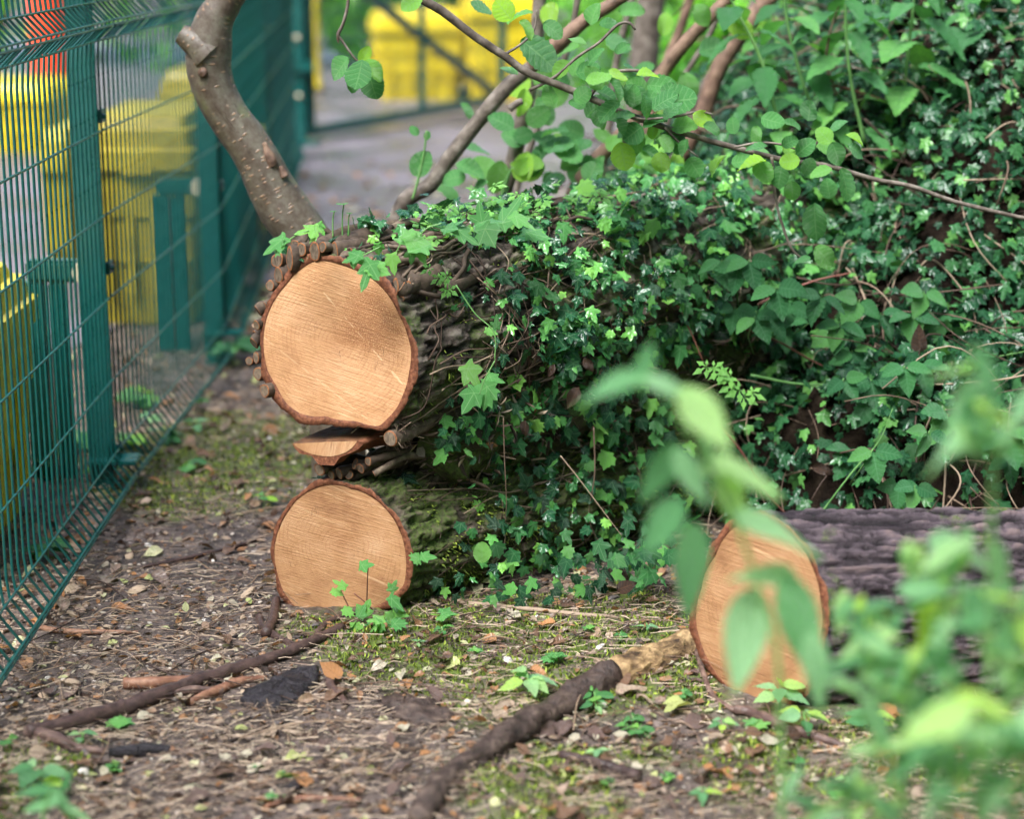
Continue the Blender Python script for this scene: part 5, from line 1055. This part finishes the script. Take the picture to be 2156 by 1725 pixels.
# sticks
def stick(label, pts, rads, mat='twig', name='stick', lift=.9, rough=.34, group=None, sides=10):
    r3 = [r * (1.3 if r < 20 else 1) * gnd(*p).length / FPX for r, p in zip(rads, pts)]; p3 = []
    for (a, b), r in zip(pts, r3):
        g = gnd(a, b); p3.append(Vector((g.x, g.y, gz1(g.x, g.y) + r * lift)))
    t = thing(name, label, 'stick', p3[0], group); P_, R_ = smooth_path(p3, r3, 8); v, q = tube(P_, R_, sides, True, rough, 45, int(pts[0][0]) % 50)
    obj('stem', mesh('stem', v, q, G[mat], var=np.full(len(v), random.random())), t); return t
stick('long dark wet stick running right across the left foreground', [(60, 1566), (150, 1540), (250, 1502), (330, 1476), (420, 1442), (500, 1418), (580, 1396), (650, 1372), (720, 1345)], [14, 16, 15, 14, 13, 12, 11, 10, 8])
stick('thinner stick alongside the long dark one', [(110, 1520), (200, 1500), (300, 1482), (390, 1462), (470, 1455)], [6, 7, 8, 8, 7]); stick('reddish peeled stick above the long dark one', [(262, 1446), (320, 1446), (375, 1440), (430, 1430)], [10, 11, 9, 6], 'twig_red')
stick('pale split stick just right of the long dark one', [(400, 1482), (450, 1458), (500, 1440), (560, 1428)], [8, 9, 8, 5], 'twig_red'); stick('dark knobbly stick end at the lower left', [(60, 1560), (110, 1572), (160, 1586), (220, 1590)], [11, 12, 9, 6]); stick('short black twig under the bark flake', [(230, 1592), (290, 1588), (360, 1582)], [8, 12, 8], 'char')
stick('dark forked twig below the lower log face', [(545, 1300), (560, 1330), (640, 1375), (690, 1330), (760, 1310)], [6, 7, 6, 6, 4]); stick('short stick standing out of the ground left of the lower log', [(560, 1345), (575, 1310), (582, 1270)], [10, 9, 8], 'twig', lift=1.0)
stick('small dark twig pointing down right of the bark flake', [(690, 1445), (705, 1465), (730, 1490)], [8, 8, 6]); stick('long thin twig lying from the fence toward the stick', [(60, 1320), (120, 1330), (200, 1335), (290, 1330)], [5, 5, 5, 3], 'twig_red')
stick('brown twig leaning on the right log', [(1455, 1335), (1462, 1380), (1475, 1430), (1500, 1480), (1545, 1515)], [3.5, 4.5, 5, 5, 5], 'twig', lift=1.2); stick('crooked black stick at the right below the log', [(1545, 1515), (1580, 1520), (1630, 1545), (1700, 1570), (1780, 1592)], [9, 9, 10, 9, 6])
stick('short broken stick at the bottom centre right', [(1180, 1625), (1240, 1640), (1300, 1655), (1345, 1670)], [8, 10, 10, 12], 'twig'); stick('pale bent twig at the bottom centre', [(560, 1700), (620, 1685), (700, 1682), (760, 1690)], [5, 6, 5, 4], 'twig_red')
stick('thin pale branch lying before the ivy at the log foot', [(880, 1265), (980, 1290), (1100, 1310), (1250, 1325), (1420, 1322)], [4, 4, 4, 4, 3], 'vine'); stick('dark twig left of the lower log', [(300, 1200), (400, 1180), (500, 1150), (590, 1118)], [4, 4, 4, 3])
rb = stick('rotten black branch coming in from the bottom edge', [(880, 1760), (930, 1690), (1000, 1632), (1085, 1572), (1160, 1520), (1230, 1482), (1290, 1460)], [31, 32, 29, 34, 31, 37, 38], 'rotten', 'rotten_branch', .35, .42, None, 20)
P_, R_ = smooth_path([Vector((gnd(a, b).x, gnd(a, b).y, .022)) for a, b in ((1270, 1468), (1330, 1440), (1390, 1410), (1455, 1375))], [.036, .042, .036, .032], 8); v, q = tube(P_, R_, 22, True, .45, 40, 5); obj('bare_wood', mesh('bare_wood', v, q, G['rotten_bare']), rb)
# many thin twigs
parts = []
for p in floor_pts(1100, (2.8, 6.2))[:560]:
    z0 = p[2]; a = random.uniform(0, 2 * pi); L = random.uniform(.06, .3); cv = random.uniform(-.5, .5); pts = []
    for t_ in (0, .33, .66, 1): 
        aa = a + cv * (t_ - .5) * 2 + random.uniform(-.15, .15); p = p + np.array([cos(aa), sin(aa), 0]) * L / 3; pts.append((p[0], p[1], z0 + .008 + .02 * random.random() * sin(pi * t_)))
    Pq, R = smooth_path(pts, [random.uniform(.0005, .0016)] * 4, 3); parts.append(tube(Pq, R, 5, True))
v, q, va = join(parts); tag(obj('fine_twigs', mesh('fine_twigs', v, q, G['fine'], var=va)), 'fine twigs and roots lying all over the floor', 'twigs', kind='stuff')
# bark flakes
def flake(label, poly, mat='char', th=.02, seed=1):
    c = gnd(sum(p[0] for p in poly) / len(poly), sum(p[1] for p in poly) / len(poly)); root = thing('bark_flake', label, 'bark', (c.x, c.y, 0)); P3 = np.array([gnd(a, b) for a, b in poly]); K = 40; m = 9
    ce = P3.mean(0); th_ = np.arctan2(P3[:, 1] - ce[1], P3[:, 0] - ce[0]); rr = np.linalg.norm(P3 - ce, axis=1); o = np.argsort(th_); A = np.linspace(-pi, pi, K, endpoint=False)
    R = np.interp(A, np.concatenate([th_[o] - 2 * pi, th_[o], th_[o] + 2 * pi]), np.tile(rr[o], 3)) * (1 + .35 * (vnoise(np.stack([np.cos(A) * 5, np.sin(A) * 5, A * 0], 1), seed) - .5)); V = []
    for f in np.linspace(.02, 1, m):
        x, y = ce[0] + np.cos(A) * R * f, ce[1] + np.sin(A) * R * f; V.append(np.stack([x, y, gz(x, y) + th * (.8 + .9 * (1 - f * f)) + .02 * (fbm(np.stack([x * 60, y * 60, x * 0], 1), 3, seed) - .5)], 1))
    x, y = ce[0] + np.cos(A) * R * .97, ce[1] + np.sin(A) * R * .97; V.append(np.stack([x, y, gz(x, y) - .004], 1)); V = np.array(V); i = np.arange(m)[:, None] * K; j = np.arange(K)[None]; k = (j + 1) % K
    obj('flake', mesh('flake', V.reshape(-1, 3), np.stack([i + j, i + k, i + K + k, i + K + j], -1).reshape(-1, 4), G[mat]), root)
flake('black ragged bark flake lying below the lower sawn log', [(515, 1478), (535, 1455), (590, 1438), (655, 1422), (675, 1440), (640, 1462), (590, 1488), (540, 1492)], seed=2)
flake('dark clump of torn bark in the middle foreground', [(795, 1480), (830, 1478), (870, 1495), (925, 1512), (970, 1530), (900, 1545), (860, 1535), (830, 1510)], 'rotten', .016, 5); flake('small black bark scrap near the bottom edge', [(580, 1650), (610, 1632), (640, 1640), (620, 1672), (590, 1675)], 'char', .006, 9)
# small green plants on the floor
def weed(label, px, py, n, size, kind, mat, cat='seedling', name='seedling', spread=1.0):
    g = gnd(px, py); t = thing(name, label, cat, (g.x, g.y, gz1(g.x, g.y)), 'small plants on the floor'); Ms = []; h = size * .9 * g.length / FPX; top = np.array([g.x, g.y, gz1(g.x, g.y) + h])
    v, q = tube([(g.x, g.y, gz1(g.x, g.y) - .01), (g.x + .003, g.y, gz1(g.x, g.y) + h * .5), tuple(top)], [.0018, .0016, .0012], 6, True); obj('stem', mesh('stem', v, q, G['stem_green'], var=np.full(len(v), .5)), t)
    for k in range(n):
        a = k * 2.4 + random.uniform(-.3, .3); d = np.array([cos(a), sin(a), random.uniform(-.1, .35)]); b = top - np.array([0, 0, h * .5 * random.random()]) + d * h * .15 * spread; Ms.append(frames([b], [d + np.array([0, 0, -.15])], [np.array([0, -.2, 1.0]) + rng.normal(0, .2, 3)], [size * g.length / FPX * random.uniform(.7, 1.1)])[0])
    copies(t, 'leaf', lmesh(kind, mat), Ms)
for a in (('nettle seedling beside the rotten branch', 1110, 1490, 7, 66, 'nettle', 'nettle_near'), ('nettle seedling before the right log face', 1640, 1500, 6, 62, 'nettle', 'nettle_near'), ('round-leaved seedling right of the rotten branch', 1250, 1500, 5, 40, 'alder', 'alder'), ('small seedling above the broken stick', 1345, 1560, 7, 30, 'alder', 'alder'), ('low seedling left of the right log foot', 1330, 1535, 6, 26, 'alder', 'alder'), ('small ivy seedling on the moss before the logs', 930, 1340, 4, 36, 'ivy', 'ivy_bright'),
          ('ivy seedling at the foot of the lower log', 1000, 1400, 4, 26, 'ivy', 'ivy_bright'), ('blurred weed at the bottom left corner', 85, 1690, 6, 80, 'nettle', 'nettle_near'), ('tiny weed at the left edge', 20, 1590, 5, 28, 'alder', 'alder'), ('weed at the right by the nettles', 1690, 1560, 6, 60, 'nettle', 'nettle_near'), ('leafy weed below the black stick', 1830, 1560, 7, 60, 'nettle', 'nettle_near'), ('weed at the bottom right of centre', 1480, 1700, 5, 40, 'nettle', 'nettle_near'), ('small nettle growing on the ground behind the dark log', 1690, 1075, 4, 52, 'nettle', 'nettle_near'),
          ('leafy weed at the base of the nearest fence post', 270, 960, 7, 50, 'alder', 'alder'), ('weed through the fence foot', 345, 950, 6, 44, 'bramble', 'bramble'), ('weed left of the weed at the fence foot', 215, 1030, 5, 44, 'alder', 'alder'), ('pale weed behind the fence by the post', 290, 860, 8, 44, 'alder', 'alder'), ('bluish weed by the second fence post', 490, 770, 9, 60, 'bramble', 'bramble'), ('weed clump inside the fence at left', 60, 1020, 8, 60, 'bramble', 'bramble'), ('weed clump low inside the fence', 100, 1180, 8, 56, 'bramble', 'bramble'), ('weed clump at the inner side of the fence corner', 150, 960, 8, 60, 'bramble', 'bramble')):
    weed(*a)
_seen = set()
for k in range(60):
    px, py = (random.uniform(1220, 1800), random.uniform(1480, 1710)) if k % 2 else random.choice(((random.uniform(850, 1450), random.uniform(1330, 1440)), (random.uniform(20, 600), random.uniform(1500, 1720)), (random.uniform(250, 560), random.uniform(860, 1080))))
    g = gnd(px, py); lab = '%s seedling by %s' % (('tiny ivy', 'small round-leaved', 'small nettle')[k % 3], near_mark(g.x, g.y))
    if lab in _seen or not free(np.array([g.x]), np.array([g.y]))[0]: continue
    _seen.add(lab); weed(lab, px, py, random.randint(3, 6), random.uniform(20, 40), ('ivy', 'alder', 'nettle')[k % 3], ('ivy_bright', 'alder', 'nettle_near')[k % 3])
fr = thing('fallen_leaf', 'large pale holed leaf standing against the lower log', 'leaf', at(1015, 1162, 3.95)); copies(fr, 'blade', lmesh('alder', 'herb'), [frames([at(1015, 1186, 3.95)], [np.array([0, 0, 1.0])], [np.array([.1, -1, .1])], [.048])[0]])
for i, (px, py, Y, s, an, lab) in enumerate(((1935, 715, 4.55, 62, 100, 'large dead brown leaf caught in the brambles'), (1735, 990, 4.3, 60, -20, 'amber dead leaf in the dark hollow of the bank'), (1305, 1205, 4.1, 66, -35, 'orange dead leaf on the ivy before the logs'), (1240, 770, 4.15, 40, -60, 'small orange dead leaf in the ivy on the upper log'), (1160, 782, 4.1, 34, -120, 'small pale dead leaf hanging on the upper log'), (1205, 840, 3.9, 60, -120, 'orange tipped leaf beside the blurred nettle top'), (1105, 905, 4.1, 44, -95, 'yellowed leaf hanging under the upper log'), (1320, 1235, 3.9, 50, 20, 'brown dead leaf below the ivy'))):
    t = thing('dead_leaf', lab, 'leaf', at(px, py, Y)); leaves_at(t, 'dead', 'dead', [(px, py, Y, s, an, .3)])

#SECTION_NEAR
# ------------------------------------------------------------------ blurred nettles in the foreground
NG = 'blurred foreground nettles'
def near(label, stem, Y, leaves, r=4.5):
    t = thing('nettle', label, 'nettle', at(*stem[0], Y), NG); base = at(*stem[0], Y); P0 = [Vector((base.x + .03, base.y, 0)), Vector((base.x + .015, base.y, base.z * .5))] + [at(a, b, Y) for a, b in stem]
    P_, R_ = smooth_path(P0, [r * Y / FPX] * 2 + list(np.linspace(r, r * .5, len(stem)) * Y / FPX), 8); v, q = tube(P_, R_, 8, True); obj('stem', mesh('stem', v, q, G['stem_green'], var=np.full(len(v), .6)), t)
    Ms = []
    for px, py, s, an, tilt in leaves:
        s *= .95; p = np.array(at(px, py, Y + random.uniform(-.05, .05))); a = radians(an); size = s * Y / FPX; tip = np.array([cos(a), random.uniform(-.35, .1), sin(a)]); tip /= np.linalg.norm(tip)
        Ms.append(frames([p - tip * size * .5], [tip], [np.array([random.uniform(-.3, .3), -1 + tilt, tilt + .1])], [size])[0])
    copies(t, 'leaf', lmesh('balsam', 'nettle_near'), Ms); return t
near('blurred tall nettle whose top rises before the ivy bank', [(1640, 1420), (1600, 1250), (1545, 1090), (1480, 960), (1410, 860), (1370, 780)], 2.05, [(1355, 770, 120, 80, .2), (1290, 808, 170, 180, .7), (1430, 825, 180, -20, .7), (1480, 890, 190, -55, .4), (1385, 1000, 180, -125, .4), (1560, 995, 190, 0, .7), (1460, 1010, 170, -60, .3), (1395, 1110, 150, 240, .2), (1455, 1205, 240, -95, .1), (1545, 1060, 160, -60, .4), (1640, 1120, 240, -20, .6), (1570, 1350, 260, -100, .1), (1690, 1330, 280, -72, .15), (1620, 1210, 170, 160, .5), (1720, 1420, 210, -80, .1), (1480, 940, 120, 100, .5)], 6)
def cluster(label, cx, cy, Y, n, sp, size, seed):
    r_ = random.Random(seed); lv = []
    for _ in range(int(n * 2.4)):
        an = r_.choice((r_.uniform(-60, 10), r_.uniform(170, 240), r_.uniform(-120, -60))); lv.append((cx + r_.uniform(-1, 1) * sp[0], cy + r_.uniform(-1, 1) * sp[1], size * r_.uniform(.35, .95), an, r_.uniform(.6, 1.25)))
    return near(label, [(cx + 10, cy + sp[1] + 60), (cx + 5, cy), (cx, cy - sp[1])], Y, lv, 5)
cluster('blurred nettle at the right edge before the dark log top', 2080, 880, 1.9, 7, (70, 110), 210, 1)
cluster('blurred nettle tip before the right end of the dark log', 1985, 1230, 2.1, 10, (110, 90), 170, 2)
cluster('blurred nettle at the right edge below the log', 2120, 1330, 1.95, 9, (70, 140), 180, 3)
cluster('large pale blurred nettle head at lower right', 1900, 1430, 2.0, 13, (110, 90), 190, 4)
cluster('blurred nettle in the bottom right corner', 2060, 1600, 1.75, 14, (110, 120), 230, 5)
cluster('blurred nettle at the bottom edge right of centre', 1780, 1690, 2.1, 8, (130, 40), 190, 6)
cluster('blurred nettle between the corner and the pale head', 1950, 1560, 2.0, 10, (110, 80), 190, 7)
cluster('blurred low nettle stem end by the right log foot', 1830, 1340, 2.2, 6, (70, 60), 150, 8)
t = near('blurred sprig at the bottom left corner', [(90, 1740), (100, 1690), (110, 1650)], 2.55, [(70, 1665, 100, 170, .7), (130, 1690, 110, -30, .7), (140, 1645, 60, 70, .6), (90, 1700, 90, 200, .7), (160, 1710, 90, -20, .7)], 4)

#SECTION_FAR
# ------------------------------------------------------------------ trees and shrubs beyond the yard
def shrub(label, x, y, w, d, h, n, leaf=.10, z0=.0, name='shrub', cat='shrub', seed=0, group='shrubs and trees beyond the yard'):
    t = thing(name, label, cat, (x, y, 0), group); r_ = np.random.default_rng(seed + 100)
    nb = 26; cen = np.stack([x + r_.uniform(-.5, .5, nb) * w * .8, y + r_.uniform(-.5, .5, nb) * d * .8, z0 + .1 * h + r_.uniform(0, .85, nb) * (h - z0)], 1); rad = r_.uniform(.12, .26, nb) * min(w, h)
    k = r_.integers(0, nb, n); u = rvec(n); pos = cen[k] + u * rad[k][:, None] * r_.uniform(.5, 1.05, n)[:, None]; pos[:, 2] = np.maximum(pos[:, 2], .03)
    Ms = frames(pos, u + rvec(n) * .8 + np.array([0, 0, -.4]), u * .5 + np.array([0, -.2, .8]) + rvec(n) * .6, r_.uniform(.6, 1.3, n) * leaf)
    tag(obj('crown', instance_mesh('crown', SMALL, Ms, G['far']), t), kind='stuff')
    for _ in range(4):
        a = r_.uniform(-.3, .3, 2); P_, R_ = smooth_path([(x + a[0] * .3, y, 0), (x + a[0] * w * .6, y + a[1], h * .4), (x + a[0] * w, y + a[1] * 2, h * .85)], [.07, .05, .015], 6); v, q = tube(P_, R_, 8, True, .1); obj('trunk', mesh('trunk', v, q, G['brown_bark'], var=np.full(len(v), .4)), t)
for i, a in enumerate((('far tree left of the gate behind the fence', -6.0, 22, 5, 3, 5), ('far shrub behind the gate post', -2.6, 21, 4, 3, 4.5), ('far bright shrub behind the yellow bins', -.6, 21.5, 3.6, 2.5, 4.5), ('far shrub right of the yellow bins', 1.6, 19.5, 3.4, 2.5, 4.5), ('far shrub behind the bank', 4.2, 18, 4, 3, 5), ('bright shrub close behind the right of the bank', 2.9, 10.2, 2.2, 2.0, 3.0), ('shrub behind the saplings at centre', 1.35, 12.5, 1.9, 1.6, 3.0), ('low shrub at the yard edge behind the saplings', 1.05, 9.6, 1.0, .9, 1.1), ('far tree beyond the left of the yard', -9.5, 20, 5, 3, 5))):
    shrub(*a, 5200 if a[2] > 15 else 3600, .15 if a[2] > 15 else .07, seed=i)
# unseen trees added around the clearing to block the low sky and deepen contrast
for i, a in enumerate((('unseen tree added left of the viewer to block low sky', -6.5, 1.5, 4.5, 4, 8), ('unseen tree added right of the viewer to block low sky', 5.5, 1.0, 4.5, 4, 8), ('unseen tree added right of the bank to block low sky', 6.2, 7.0, 4, 4, 8), ('unseen tree added behind the viewer to block low sky', .5, -6, 6, 4, 9), ('unseen tree added behind and left of the viewer to block low sky', -5.5, -5, 5, 4, 9), ('unseen tree added behind and right of the viewer to block low sky', 6, -5, 5, 4, 9))):
    shrub(*a, 3200, .30, .6, name='added_shade_tree', cat='tree', seed=40 + i, group='unseen trees added to block low sky')
